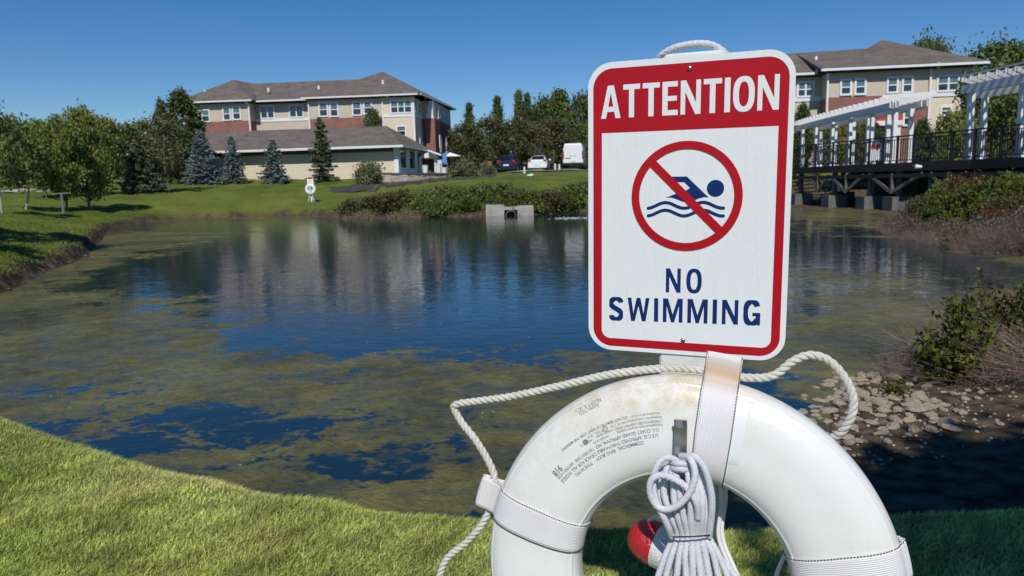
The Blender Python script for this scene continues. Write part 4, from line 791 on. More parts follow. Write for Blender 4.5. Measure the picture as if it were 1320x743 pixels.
sg_ = {'rear_window': [[(-.62, .74, 1.07), (.62, .74, 1.07), (.5, 1.36, 1.39), (-.5, 1.36, 1.39)]], 'side_window': [[(s*.9, 1.15, .96), (s*.9, 3.3, .97), (s*.6, 2.85, 1.36), (s*.6, 1.6, 1.39)] for s in (-1, 1)], 'windscreen': [[(-.66, 3.56, 1.02), (.66, 3.56, 1.02), (.54, 2.94, 1.38), (-.54, 2.94, 1.38)]]}
suv_st = [(0, .35, 1.0, 1.06, .8), (.12, .3, 1.02, 1.15, .78), (.5, .28, 1.04, 1.6, .62), (1.2, .26, 1.04, 1.68, .64), (2.4, .26, 1.04, 1.68, .64), (3.0, .26, 1.04, 1.58, .62), (3.6, .26, 1.05, 1.12, .74), (4.4, .26, .95, 1.0, .76), (4.65, .35, .85, .88, .66)]
suv_g = {'rear_window': [[(-.66, .1, 1.14), (.66, .1, 1.14), (.56, .43, 1.57), (-.56, .43, 1.57)]], 'side_window': [[(s*.9, .6, 1.08), (s*.9, 3.3, 1.08), (s*.66, 2.9, 1.54), (s*.66, .8, 1.6)] for s in (-1, 1)], 'windscreen': [[(-.7, 3.6, 1.13), (.7, 3.6, 1.13), (.6, 3.05, 1.57), (-.6, 3.05, 1.57)]]}
def park(px, Y): p = at(px, 236, Y); return (p[0], Y, H(p[0], Y)+.03)
car('suv', 'dark navy hatchback parked with its back to the pond, left of the white saloon', 'car_navy', park(653, 67), R(-7), st=suv_st, glass=suv_g, zl=(.95, 1.15))
car('saloon', 'white saloon car parked between the navy car and the white van', 'car_white', park(693, 66.5), R(-7), st=sal, glass=sg_)
car('saloon', 'dark grey car seen through the boardwalk railing beside the pergola', 'car_grey', (at(1180, 236, 40)[0], 40, H(20, 40)+.3), R(60), st=sal, glass=sg_)
car('suv', 'dark car parked behind the no swimming sign', 'car_grey', park(800, 70), R(-5), st=suv_st, glass=suv_g, zl=(.95, 1.15))
def van(loc, rz):
    t = thing('van', 'tall white panel van parked beside the left edge of the sign', 'van', loc, rz); V = []; Fc = []
    st = [(0, .45, 1.9, 2.42, .84), (.15, .4, 1.95, 2.5, .86), (4.2, .4, 1.95, 2.5, .86), (4.7, .4, 1.6, 2.2, .8), (5.3, .4, 1.15, 1.3, .8), (5.8, .45, .9, 1.0, .8)]; hw = 1.0
    for y, zb, zm, zt_, hr in st: V += [(-hw*.95, y, zb), (-hw, y, zb+.2), (-hw, y, (zb+zm)/2), (-hw*.97, y, zm), (-hr, y, zt_-.06), (-hr*.85, y, zt_), (hr*.85, y, zt_), (hr, y, zt_-.06), (hw*.97, y, zm), (hw, y, (zb+zm)/2), (hw, y, zb+.2), (hw*.95, y, zb)]
    for i in range(len(st)-1):
        for j in range(12): Fc.append((i*12+j, i*12+(j+1) % 12, (i+1)*12+(j+1) % 12, (i+1)*12+j))
    Fc += [tuple(range(12))[::-1], tuple(range(60, 72))]; b = link('body', mesh('body', V, Fc, M['car_white']), t); bv = b.modifiers.new('Bevel', 'BEVEL'); bv.width = .07; bv.segments = 2; bv.limit_method = 'ANGLE'; bv.angle_limit = .5
    for s in (-1, 1):
        d_ = G().box((min(s*.02, s*.86), -.03, .62), (max(s*.02, s*.86), .02, 2.3)).obj('rear_door', M['car_white'], t)
        G().box((min(s*.12, s*.3), -.06, 1.25), (max(s*.12, s*.3), -.03, 1.3)).obj('handle', M['black_metal'], d_)
        G().box((min(s*.88, s*1.0), -.04, 1.0), (max(s*.88, s*1.0), .05, 1.75)).obj('tail_light', M['lamp_red'], t)
        for y in (1.1, 4.9): wheel(t, s*.9, y, .36)
    G().box((-.95, -.14, .42), (.95, .02, .58)).obj('bumper', M['black_metal'], t); G().box((-.72, -.05, 1.02), (-.22, -.03, 1.1)).obj('trim_strip', M['black_metal'], t); G().box((-.26, -.06, .7), (.26, -.03, .84)).obj('licence_plate', M['lamp_clear'], t)
van(park(739, 72), R(-9))
q = at(631, 217, 65.5); z0 = H(q[0], q[1]); t = wthing('traffic_barrel', 'orange and white traffic barrel left of the navy car', 'traffic barrel', (q[0], q[1], z0))
for i, m_ in enumerate(('orange', 'trim', 'orange', 'trim', 'orange')): G().cyl((q[0], q[1], z0+.05+.2*i), (q[0], q[1], z0+.25+.2*i), .3-.02*i, .28-.02*i, 12).obj('band', M[m_], t)
G().cyl((q[0], q[1], z0), (q[0], q[1], z0+.06), .4, .38, 12).obj('base', M['tyre'], t)
for px, py, Y, l in ((676, 221, 63, 'grey bollard between the navy car and the white saloon'), (721, 214, 66, 'white bollard between the saloon and the van'), (715.5, 211.5, 67, 'white post beside the saloon')):
    q = at(px, py, Y); z0 = H(q[0], Y); t = wthing('bollard', l, 'bollard', (q[0], Y, z0)); G().cyl((q[0], Y, z0-.05), (q[0], Y, z0+.5), .09, .085, 12).obj('post', M['trim' if 'white' in l else 'concrete'], t); G().cyl((q[0], Y, z0+.5), (q[0], Y, z0+.55), .085, .04, 12).obj('cap', M['trim'], t)
q = at(572, 219, 62); q = at(684, 228, 55); t = wthing('lawn_marker', 'small white stone on the grass above the far shrubs', 'stone', (q[0], q[1], H(q[0], q[1]))); o = G().add([(q[0]+v_.co[0]*.25, q[1]+v_.co[1]*.2, H(q[0], q[1])+.08+v_.co[2]*.2) for v_ in RK[1].vertices], [tuple(p.vertices) for p in RK[1].polygons]).obj('stone', M['trim'], t)
# utility pedestal and lamp on the left lawn
q = at(79.5, 252, 34.5); z0 = H(q[0], q[1]); t = wthing('tree_stake', 'blue grey wrapped stake standing in front of the broad olive tree', 'stake', (q[0], q[1], z0)); G().cyl((q[0], q[1], z0-.1), (q[0], q[1], z0+1.0), .07, .05, 8).obj('post', M['car_grey'], t); G().bar((q[0]-.45, q[1], z0+1.0), (q[0]+.45, q[1], z0+1.02), .05, .05).obj('crossbar', M['car_grey'], t)
# fountain ripple
rp = mat('ripple', (.5, .56, .6), .25, (.25, .32, .38), 4); q = wat(740, 281.5); g_ = G(); r = np.random.default_rng(2)
for i in range(90):
    a = r.uniform(0, 6.28); d = abs(r.normal(0, .7)); x, y = q[0]+math.cos(a)*d*1.2, q[1]+math.sin(a)*d*.8; s = r.uniform(.015, .05)
    g_.add([(x-s, y, .004), (x, y-s*.6, .004), (x+s, y, .004), (x, y+s*.6, .004), (x, y, .004+s*.6)], [(0, 1, 4), (1, 2, 4), (2, 3, 4), (3, 0, 4)])
g_.obj('water_splash', rp, None, kind='stuff', label='patch of bubbling water at the far side of the pond', category='water splash')
# ---------------------------------------------------------------- boardwalk, railing, pergolas
ZD = 1.95; edge = [np.array(xy(px, Y)) for px, Y in ((985, 40), (1027, 37), (1070, 34), (1116, 31.5), (1152, 29.8), (1194, 28.2), (1250, 26.1), (1320, 23.5), (1390, 21.4), (1480, 19.3))]
t = wthing('boardwalk', 'raised dark boardwalk deck on braced timber posts and concrete footings', 'boardwalk', (*edge[4], 0))
def offs(P, d):
    out = []
    for i in range(len(P)):
        a = P[max(0, i-1)]; b = P[min(len(P)-1, i+1)]; u_ = (b-a)/np.linalg.norm(b-a); out.append(P[i]+np.array([-u_[1], u_[0]])*d)
    return out
inner = offs(edge, 6.5)
if inner[4][1] < edge[4][1]: inner = offs(edge, -6.5)
n = len(edge); g_ = G(); v = [(*p, ZD) for p in edge]+[(*p, ZD) for p in inner]+[(*p, ZD-.05) for p in edge]+[(*p, ZD-.05) for p in inner]
g_.add(v, [(i, i+1, n+i+1, n+i) for i in range(n-1)]+[(2*n+i, 3*n+i, 3*n+i+1, 2*n+i+1) for i in range(n-1)]+[(i, 2*n+i, 2*n+i+1, i+1) for i in range(n-1)]).obj('deck_boards', M['deck_dark'], t)
g_ = G()
for a, b in zip(edge[:-1], edge[1:]): g_.bar((*a, ZD-.19), (*b, ZD-.19), .08, .28); g_.bar((*(a+(b-a)*0), ZD-.52), (*b, ZD-.52), .1, .16)
g_.obj('edge_beam', M['deck_dark'], t)
for k, d in ((0, .25), (1, 2.6), (2, 5.)):
    row = [p+(q_-p)/6.5*d for p, q_ in zip(edge, inner)]
    for i in (1, 2, 3, 4, 5, 6, 7, 8):
        zb_ = H(*row[i]) if k else max(-.1, H(*row[i])); top = ZD-.3
        if zb_ < .6 or k: 
            G().box((row[i][0]-.45, row[i][1]-.4, min(zb_, 0)-.4), (row[i][0]+.45, row[i][1]+.4, max(zb_, 0)+.55)).obj('footing', M['concrete_dark'], t)
        G().box((row[i][0]-.09, row[i][1]-.09, max(zb_, 0)+.3), (row[i][0]+.09, row[i][1]+.09, top)).obj('post', M['deck_wood'], t)
for px0, px1, px2, dd in ((1047, 1055, 1068, 0), (1071, 1091, 1113, 0), (1120, 1149, 1188, 0), (1199, 1222, 1245, 0)):
    def onedge(px):
        for a, b in zip(edge[:-1], edge[1:]):
            pa = 660+a[0]/a[1]*925; pb = 660+b[0]/b[1]*925
            if pa <= px <= pb: return a+(b-a)*(px-pa)/(pb-pa)
    a, m_, b = onedge(px0), onedge(px1), onedge(px2)
    G().bar((*a, ZD-.45), (*m_, .75), .1, .13).obj('brace', M['deck_wood'], t); G().bar((*m_, .75), (*b, ZD-.45), .1, .13).obj('brace', M['deck_wood'], t); G().box((m_[0]-.06, m_[1]-.06, .7), (m_[0]+.06, m_[1]+.06, ZD-.42)).obj('post', M['deck_wood'], t)
# dark earth wall behind the footings
g_ = G()
for a, b in zip(inner[:-1], inner[1:]): g_.add([(*a, -.3), (*b, -.3), (*b, ZD-.06), (*a, ZD-.06)], [(0, 1, 2, 3)])
link('abutment', mesh('abutment', g_.v, g_.f, M['concrete_dark']), kind='structure')
t = wthing('railing', 'black picket railing running along the pond edge of the boardwalk', 'railing', (*edge[4], ZD)); pk = G(); rl = G()
ed2 = [p+(q_-p)/6.5*.1 for p, q_ in zip(edge, inner)]
for a, b in zip(ed2[:-1], ed2[1:]):
    L = np.linalg.norm(b-a); rl.bar((*a, ZD+1.06), (*b, ZD+1.06), .07, .05); rl.bar((*a, ZD+.1), (*b, ZD+.1), .04, .04); rl.bar((*a, ZD+.93), (*b, ZD+.93), .04, .03)
    for i in range(int(L/.115)): p = a+(b-a)*(i+.5)/int(L/.115); pk.bar((*p, ZD+.1), (*p, ZD+.93), .022, .022, (1, 0, 0))
rl.obj('rail', M['black_metal'], t); pk.obj('pickets', M['black_metal'], t, kind='stuff')
for i, (a, b) in enumerate(zip(ed2[:-1], ed2[1:])):
    for s in ((0, .5) if np.linalg.norm(b-a) > 1.5 else (0,)): p = a+(b-a)*s; G().box((p[0]-.04, p[1]-.04, ZD), (p[0]+.04, p[1]+.04, ZD+1.1)).obj('post', M['black_metal'], t)
def pergola(label, outer, innr, posts_o, posts_i, name='pergola', sp=.42, lath=True):
    c = outer[0]; t = wthing(name, label, 'pergola', (c[0], c[1], ZD))
    zp, zbm, zrf = 4.35, 4.68, 4.86
    for p in posts_o+posts_i:
        o = G().box((p[0]-.09, p[1]-.09, ZD), (p[0]+.09, p[1]+.09, zp)).obj('post', M['white_paint'], t); G().box((p[0]-.13, p[1]-.13, ZD), (p[0]+.13, p[1]+.13, ZD+.16)).obj('base', M['white_paint'], sub(o, t))
    for line in (outer, innr):
        for a, b in zip(line[:-1], line[1:]):
            u_ = (b-a)/np.linalg.norm(b-a); w_ = np.array([-u_[1], u_[0]])*.11
            for s in (-1, 1): G().bar((*(a+w_*s), (zp+zbm)/2-.02), (*(b+w_*s), (zp+zbm)/2-.02), .045, .3).obj('beam', M['white_paint'], t)
    def arc(line):
        S_ = [0]
        for a, b in zip(line[:-1], line[1:]): S_.append(S_[-1]+np.linalg.norm(b-a))
        return S_
    def pt(line, S_, f):
        s = f*S_[-1]
        for i in range(len(S_)-1):
            if s <= S_[i+1]+1e-9: return line[i]+(line[i+1]-line[i])*(s-S_[i])/(S_[i+1]-S_[i])
        return line[-1]
    So, Si = arc(outer), arc(innr); N = int(max(So[-1], Si[-1])/sp); proto = None
    for i in range(N+1):
        a = pt(outer, So, i/N); b = pt(innr, Si, i/N); d = (b-a)/np.linalg.norm(b-a); a = a-d*.45; b = b+d*.45
        G().bar((*a, zrf-.03), (*b, zrf+.0), .06, .16).obj('rafter', M['white_paint'], t)
    for f_ in (-.15, .2, .5, .8, 1.12) if lath else ():
        ln = [a+(b-a)*f_ for a, b in zip(outer, innr)]
        for a, b in zip(ln[:-1], ln[1:]): G().bar((*a, zrf+.1), (*b, zrf+.1), .04, .05).obj('lath', M['white_paint'], t)
V2 = lambda px, Y: np.array(xy(px, Y))
po = [V2(1149.5, 32.4), V2(1121, 34.8), V2(1093, 37.3), V2(1071, 39.8), V2(1050, 42.6), V2(1033, 45.4)]; pi_ = [V2(1170, 32.6), V2(1141, 35.2), V2(1116, 37.6), V2(1097, 40), V2(1075, 43), V2(1056, 46)]
pergola('long white pergola curving away along the boardwalk, left of the two', [V2(1146, 31.9)]+po+[V2(1026, 47.5)], [V2(1186, 31.6)]+[V2(px, Y) for px, Y in ((1180, 33), (1152, 35.2), (1128, 37.6), (1104, 40), (1080, 43), (1060, 46), (1048, 48))], po, pi_, sp=.62, lath=False)
po = [V2(1245, 26.7), V2(1310.5, 24.2), V2(1385, 21.9)]; pi_ = [V2(1262.5, 28.5), V2(1335, 26), V2(1405, 24)]
pergola('white pergola at the right edge with dappled posts', [V2(1236, 27.1)]+po[1:]+[V2(1450, 20.2)], [V2(1254, 28.9), V2(1335, 26), V2(1405, 24), V2(1450, 22.8)], po, pi_)
# round sign on the deck and a small lamp on the beam
q = at(1128, 192, 33.5); t = wthing('deck_sign', 'red and white round topped sign standing on the boardwalk under the pergola', 'sign', (q[0], q[1], ZD)); G().cyl((q[0], q[1], ZD), (q[0], q[1], 2.5), .04).obj('post', M['trim'], t)
G().cyl((q[0], q[1]-.02, 2.75), (q[0], q[1]+.02, 2.75), .3, .3, 20).obj('panel', M['trim'], t); G().box((q[0]-.2, q[1]-.035, 2.66), (q[0]+.2, q[1]-.022, 2.85)).obj('red_field', M['red_cloth'], t); G().box((q[0]-.28, q[1]-.03, 2.15), (q[0]+.28, q[1]+.01, 2.5)).obj('lower_panel', M['foam'], t)
q = at(1181, 215, 28.4); t = wthing('deck_lamp', 'small white light fixture on the side of the boardwalk beam', 'lamp', (q[0], q[1], q[2])); G().cyl((q[0]-.1, q[1]-.1, q[2]), (q[0]+.12, q[1]-.16, q[2]-.02), .09, .06, 12).obj('housing', M['trim'], t); G().box((q[0]-.05, q[1]-.1, q[2]), (q[0]+.05, q[1]+.15, q[2]+.05)).obj('bracket', M['trim'], t)
#FOREGROUND
# ---------------------------------------------------------------- the no swimming sign (local frame: x right, y away, z up)
def rot3(y, p, r): return np.array((Matrix.Rotation(R(y), 3, 'Z') @ Matrix.Rotation(R(p), 3, 'X') @ Matrix.Rotation(R(r), 3, 'Y')))
SM = rot3(-22, 0, .5); SP = np.array([.2681, 1.1085, 1.5018])
RM = rot3(-18.8, -6.27, 0); RP = np.array([.2465, 1.0158, .9539])
def fr(Mx, Pp, pts): return (np.asarray(pts, float) @ Mx.T)+Pp
def pobj(name, v, f, m, parent, frame, smooth=False, **pr):
    Mx, Pp = frame; w_ = fr(Mx, Pp, v)-np.array(parent.get('_o', (0, 0, 0))); return link(name, mesh(name, w_, f, m, smooth), parent, **pr)
SF = (SM, SP); RF = (RM, RP)
def flat(name, loops, y, m, parent, frame, th=None):   # filled outline(s) with holes in the frame's xz plane (units: mm)
    cu = bpy.data.curves.new('tmp', 'CURVE'); cu.dimensions = '2D'; cu.fill_mode = 'BOTH' if th else 'FRONT'
    if th: cu.extrude = th/2
    for lp in loops:
        s = cu.splines.new('POLY'); s.points.add(len(lp)-1)
        for i, p in enumerate(lp): s.points[i].co = (p[0]/1000, p[1]/1000, 0, 1)
        s.use_cyclic_u = True
    o = bpy.data.objects.new('tmp', cu); COL.objects.link(o); dg = bpy.context.evaluated_depsgraph_get(); me = bpy.data.meshes.new_from_object(o.evaluated_get(dg))
    v = [(p.co[0], y-p.co[2], p.co[1]) for p in me.vertices]; f = [tuple(p.vertices) for p in me.polygons]; bpy.data.objects.remove(o); bpy.data.curves.remove(cu); bpy.data.meshes.remove(me)
    return pobj(name, v, f, m, parent, frame)
def rrect(x0, z0, x1, z1, r, n=10):
    rs = r if isinstance(r, (list, tuple)) else [r]*4; out = []
    for (cx, cz, a0), rr in zip(((x1, z1, 0), (x0, z1, 90), (x0, z0, 180), (x1, z0, 270)), rs):
        sx = -1 if cx == x1 else 1; sz = -1 if cz == z1 else 1
        if rr <= 0: out.append((cx, cz)); continue
        for i in range(n+1): a = R(a0+90*i/n); out.append((cx+sx*rr+math.cos(a)*rr, cz+sz*rr+math.sin(a)*rr))
    return out
def circ(cx, cz, r, n=64): return [(cx+math.cos(i*6.28318/n)*r, cz+math.sin(i*6.28318/n)*r) for i in range(n)]
def stroke(P, w, cap=0):
    P = [np.array(p, float) for p in P]; Lf, Rt = [], []
    for i, p in enumerate(P):
        a = P[max(0, i-1)]; b = P[min(len(P)-1, i+1)]; d = (b-a)/np.linalg.norm(b-a); n_ = np.array([-d[1], d[0]]); Lf.append(p+n_*w/2); Rt.append(p-n_*w/2)
    if cap:
        e = P[-1]; d = (P[-1]-P[-2]); a0 = math.atan2(d[1], d[0]); c1 = [e+np.array([math.cos(a0+R(90-20*k)), math.sin(a0+R(90-20*k))])*w/2 for k in range(1, 9)]
        e = P[0]; d = (P[0]-P[1]); a0 = math.atan2(d[1], d[0]); c0 = [e+np.array([math.cos(a0+R(90-20*k)), math.sin(a0+R(90-20*k))])*w/2 for k in range(1, 9)]
        return Lf+c1+Rt[::-1]+c0
    return Lf+Rt[::-1]
# letters of a bold condensed grotesque on a 1 x 1 box: x in 0..w, z in 0..1 ; s = stem
def arcp(cx, cz, rx, rz, a0, a1, n=12, k=2.5):
    out = []
    for i in range(n+1):
        a = R(a0+(a1-a0)*i/n); c, s = math.cos(a), math.sin(a); out.append((cx+rx*math.copysign(abs(c)**(2/k), c), cz+rz*math.copysign(abs(s)**(2/k), s)))
    return out
def var_stroke(P, tx, tz):
    # stroke whose thickness is tx where it runs vertically and tz where it runs horizontally
    P = [np.array(p, float) for p in P]; Lf, Rt = [], []
    for i, p in enumerate(P):
        a = P[max(0, i-1)]; b = P[min(len(P)-1, i+1)]; d = (b-a)/np.linalg.norm(b-a); n_ = np.array([-d[1], d[0]]); w = tx*abs(d[1])+tz*abs(d[0]); Lf.append(p+n_*w/2); Rt.append(p-n_*w/2)
    return Lf+Rt[::-1]
def glyph(ch, s, t):
    if ch == 'I': return s, [[(0, 0), (s, 0), (s, 1), (0, 1)]]
    if ch == 'T': w = .47; m_ = w/2; return w, [[(m_-s/2, 0), (m_+s/2, 0), (m_+s/2, 1-t), (w, 1-t), (w, 1), (0, 1), (0, 1-t), (m_-s/2, 1-t)]]
    if ch == 'E': w = .42; return w, [[(0, 0), (w, 0), (w, t), (s, t), (s, .5-t*.47), (w*.93, .5-t*.47), (w*.93, .5+t*.47), (s, .5+t*.47), (s, 1-t), (w*.98, 1-t), (w*.98, 1), (0, 1)]]
    if ch == 'N': w = .53; k = s*.98; return w, [[(0, 0), (k*.86, 0), (k*.86, .66), (w-k, 0), (w, 0), (w, 1), (w-k*.86, 1), (w-k*.86, .34), (k, 1), (0, 1)]]
    if ch == 'A': w = .56; m_ = w/2; k = s*1.0; return w, [[(0, 0), (k, 0), (k+.035, .2), (w-k-.035, .2), (w-k, 0), (w, 0), (m_+s*.6, 1), (m_-s*.6, 1)], [(k+.065, .2+t), (w-k-.065, .2+t), (m_, .79)]]
    if ch == 'O': w = .54; return w, [arcp(w/2, .5, w/2, .51, 0, 352, 44, 2.5), arcp(w/2, .5, w/2-s, .51-t, 0, 352, 44, 2.35)]
    if ch == 'W':
        w = .78; k = s*.92; return w, [[(0, 1), (k, 1), (k+.075, .33), (w/2-k*.5, 1), (w/2+k*.5, 1), (w-k-.075, .33), (w-k, 1), (w, 1), (w-.13-k*.0, 0), (w-.13-k*1.0, 0), (w/2, .66), (.13+k, 0), (.13, 0)]]
    if ch == 'M': w = .68; k = s*.88; return w, [[(0, 0), (k, 0), (k, .7), (w/2-k*.42, 0), (w/2+k*.42, 0), (w-k, .7), (w-k, 0), (w, 0), (w, 1), (w-k*1.35, 1), (w/2, .33), (k*1.35, 1), (0, 1)]]
    if ch == 'S':
        w = .5; a, b = w/2-s/2, .27-t/2+.01
        top = arcp(w/2, 1-.265, a, .275-t/2, 8, 200, 14); bot = arcp(w/2, .265, a, .275-t/2, 20, -172, 14)
        mid = [(w*.32, .565), (w*.5, .505), (w*.7, .44)]
        return w, [var_stroke(top+mid+bot, s, t)]
    if ch == 'G':
        w = .54; out = arcp(w/2, .5, w/2-s/2, .51-t/2, 32, 330, 34); b = var_stroke(out, s, t)
        return w, [b], [[(w/2+.02, .5), (w, .5), (w, 0), (w-s*.6, 0), (w-s*.75, .2), (w-s, .25), (w-s, .5-t*.85), (w/2+.02, .5-t*.85)]]
def word(text, corners, s, t, gap, y, m, parent, name):
    (x0, z0), (x0t, z1), (x1t, z3), (x1, z2) = corners    # BL, TL, TR, BR in mm
    xs = []; x = 0
    for c in text: gl = glyph(c, s, t); xs.append((x, gl)); x += gl[0]+gap
    tot = x-gap; loops = []; extra = []
    def mp(px, pz):
        u = px/tot; return ((x0+(x1-x0)*u)*(1-pz)+(x0t+(x1t-x0t)*u)*pz, (z0+(z2-z0)*u)*(1-pz)+(z1+(z3-z1)*u)*pz)
    for gx, gl in xs:
        for lp in gl[1]: loops.append([mp(gx+p[0], p[1]) for p in lp])
        if len(gl) > 2:
            for lp in gl[2]: extra.append([mp(gx+p[0], p[1]) for p in lp])
    o = flat(name, loops, y, m, parent, SF)
    if extra: flat(name, extra, y-.0001, m, parent, SF)
    return o
M['sign_white'] = mat('sign_white', (.77, .80, .825), .32, (.755, .785, .81), 60, .03, 300, coat=.2)
M['sign_red'] = mat('sign_red', (.42, .005, .014), .4, (.39, .005, .013), 8, spec=.3)
M['sign_blue'] = mat('sign_blue', (.004, .024, .13), .4, spec=.3)
M['sign_edge'] = mat('sign_edge', (.8, .8, .8), .4)
def dirty(m, amt, col=(.55, .5, .42)):
    global n_, N_, L_, B_, tc_
    n_, N_, L_, B_ = nodes(m); tc_ = [x for x in N_ if x.type == 'TEX_COORD'][0]; src = B_.inputs['Base Color'].links[0].from_socket
    a = noise_(30, 8, 0, (6, 6, .5), .6); b = noise_(260, 3, 0, (1, 1, 1), .6); c = noise_(7, 5)
    mr = N_.new('ShaderNodeMapRange'); mr.inputs[1].default_value = .52; mr.inputs[2].default_value = .8; mr.inputs[4].default_value = amt; L_.new(math_('ADD', math_('MULTIPLY', a, .55), math_('MULTIPLY', b, .45)), mr.inputs[0])
    x = N_.new('ShaderNodeMix'); x.data_type = 'RGBA'; x.blend_type = 'MULTIPLY'; L_.new(mr.outputs[0], x.inputs[0]); L_.new(src, x.inputs[6]); x.inputs[7].default_value = (*col, 1); L_.new(x.outputs[2], B_.inputs['Base Color'])
    L_.new(math_('ADD', math_('MULTIPLY', c, .35), .2), B_.inputs['Roughness'])
dirty(M['sign_white'], .28); dirty(M['sign_red'], .3, (.7, .6, .6))
M['steel'] = mat('steel', (.6, .6, .6), .22, metal=1.)
post_xy = fr(SM, SP, [(.009, .047, 0)])[0]; zg = H(post_xy[0], post_xy[1])
t = wthing('no_swimming_sign', 'white no swimming sign with red border on a white post above the lifebuoy', 'sign', (post_xy[0], post_xy[1], zg))
flat('sign_plate', [rrect(-152.5, -228.5, 152.5, 228.5, 38)], .001, M['sign_edge'], t, SF, th=.002)
plate_y = -.0001
flat('white_face', [rrect(-152.2, -228.2, 152.2, 228.2, 37.8)], -.0002, M['sign_white'], t, SF)
flat('red_border', [rrect(-144, -221.5, 144.5, 218.8, 30), rrect(-130, -208.5, 132, 121, [0, 0, 14, 14])], -.0005, M['sign_red'], t, SF)
word('ATTENTION', [(-131.3, 143), (-131.3, 193), (131.3, 193.5), (131.3, 143.8)], .145, .155, .072, -.0009, M['sign_white'], t, 'lettering')
word('NO', [(-26.5, -129), (-26.5, -91), (28.5, -90.5), (28.5, -128.5)], .145, .15, .2, -.0006, M['sign_blue'], t, 'lettering')
word('SWIMMING', [(-117.3, -178.8), (-117.3, -140.8), (115.6, -136), (115.6, -174)], .145, .15, .165, -.0006, M['sign_blue'], t, 'lettering')
C0 = (1.8, 20.8)
flat('swimmer', [[(-24, 51), (3, 51), (36, 18.9), (29, 19.6), (20, 17.1), (12.9, 13.6), (5, 12.0), (-2.1, 12.6), (-12.2, 16.8), (-19.8, 19.2), (-28, 19.3), (-9.8, 26.2), (-1, 27.4), (8, 33.7), (-1, 42.5), (-24, 42.9)]], -.0006, M['sign_blue'], t, SF)
flat('swimmer_head', [circ(45.7, 32.5, 12.7, 40)], -.0006, M['sign_blue'], t, SF)
def wave(z0, A=4.4):
    P = []
    for i in range(49):
        u = i/48; x = -55.5+113.5*u; P.append((x, z0+A*math.sin((u*2.0-.22)*2*math.pi)+(.0)*u))
    return P
for z0 in (7.2, -4.6): flat('wave', [stroke(wave(z0), 4.9, 1)], -.0006, M['sign_blue'], t, SF)
flat('slash', [[(C0[0]-55.5, C0[1]+46), (C0[0]-47, C0[1]+56), (C0[0]+55.5, C0[1]-47), (C0[0]+46, C0[1]-56.2)]], -.001, M['sign_red'], t, SF)
flat('prohibition_ring', [circ(C0[0], C0[1], 83.6, 96), circ(C0[0], C0[1], 71.4, 96)], -.0013, M['sign_red'], t, SF)
def lathe(prof, n=24):                            # profile (r, y) about the y axis
    v = []; f = []
    for r_, y in prof:
        for i in range(n): a = 6.28318*i/n; v.append((math.cos(a)*r_, y, math.sin(a)*r_))
    for k in range(len(prof)-1):
        for i in range(n): f.append((k*n+i, k*n+(i+1) % n, (k+1)*n+(i+1) % n, (k+1)*n+i))
    return v, f
for x, z in ((.0044, .2105), (.0017, -.2045)):
    v, f = lathe([(.0001, -.0034), (.0022, -.0032), (.0034, -.0022), (.0039, -.0004), (.0039, .001)], 20); s_ = pobj('screw', [(p[0]+x, p[1], p[2]+z) for p in v], f, M['steel'], t, SF, True); s_['_o'] = t['_o']
    for a in (0, math.pi/2): 
        c, s = math.cos(a+.5), math.sin(a+.5); pobj('slot', [(x+c*.002-s*.0004, -.0037, z+s*.002+c*.0004), (x+c*.002+s*.0004, -.0037, z+s*.002-c*.0004), (x-c*.002+s*.0004, -.0037, z-s*.002-c*.0004), (x-c*.002-s*.0004, -.0037, z-s*.002+c*.0004)], [(0, 1, 2, 3)], M['black_metal'], s_, SF)
# post: square white composite with a slightly rounded edge, dirty on top
M['post_white'] = mat('post_white', (.7, .72, .7), .45, (.6, .61, .57), 14, .05, 60)
x0, x1, y0, y1 = -.0365, .0545, .0025, .0925; zt = .2345; c_ = .004; v = []
for z, e in ((-(1.5018-zg)-.1, 0), (zt-.004, 0), (zt, .004)):
    for x, y in ((x0+c_+e, y0+e), (x1-c_-e, y0+e), (x1-e, y0+c_+e), (x1-e, y1-c_-e), (x1-c_-e, y1-e), (x0+c_+e, y1-e), (x0+e, y1-c_-e), (x0+e, y0+c_+e)): v.append((x, y, z))
pobj('post', v, [(k*8+i, k*8+(i+1) % 8, k*8+8+(i+1) % 8, k*8+8+i) for k in range(2) for i in range(8)]+[tuple(range(16, 24))], M['post_white'], t, SF)
# ---------------------------------------------------------------- ropes
def resample(P, step):
    P = np.array(P, float)
    # Catmull-Rom
    Q_ = []
    for i in range(len(P)-1):
        a = P[max(0, i-1)]; b = P[i]; c = P[i+1]; d = P[min(len(P)-1, i+2)]
        for u in np.linspace(0, 1, 14, endpoint=False): Q_.append(.5*((2*b)+(c-a)*u+(2*a-5*b+4*c-d)*u*u+(-a+3*b-3*c+d)*u**3))
    Q_.append(P[-1]); Q_ = np.array(Q_); s = np.r_[0, np.cumsum(np.linalg.norm(np.diff(Q_, axis=0), axis=1))]; n = max(3, int(s[-1]/step)); ss = np.linspace(0, s[-1], n)
    return np.stack([np.interp(ss, s, Q_[:, k]) for k in range(3)], 1), ss
def frames(P):
    T = np.gradient(P, axis=0); T /= np.linalg.norm(T, axis=1)[:, None]+1e-12; N = np.zeros_like(P); a = np.cross(T[0], [0, .3, 1.]); N[0] = a/np.linalg.norm(a)
    for i in range(1, len(P)): v = N[i-1]-T[i]*(N[i-1]@T[i]); N[i] = v/np.linalg.norm(v)
    return T, N, np.cross(T, N)
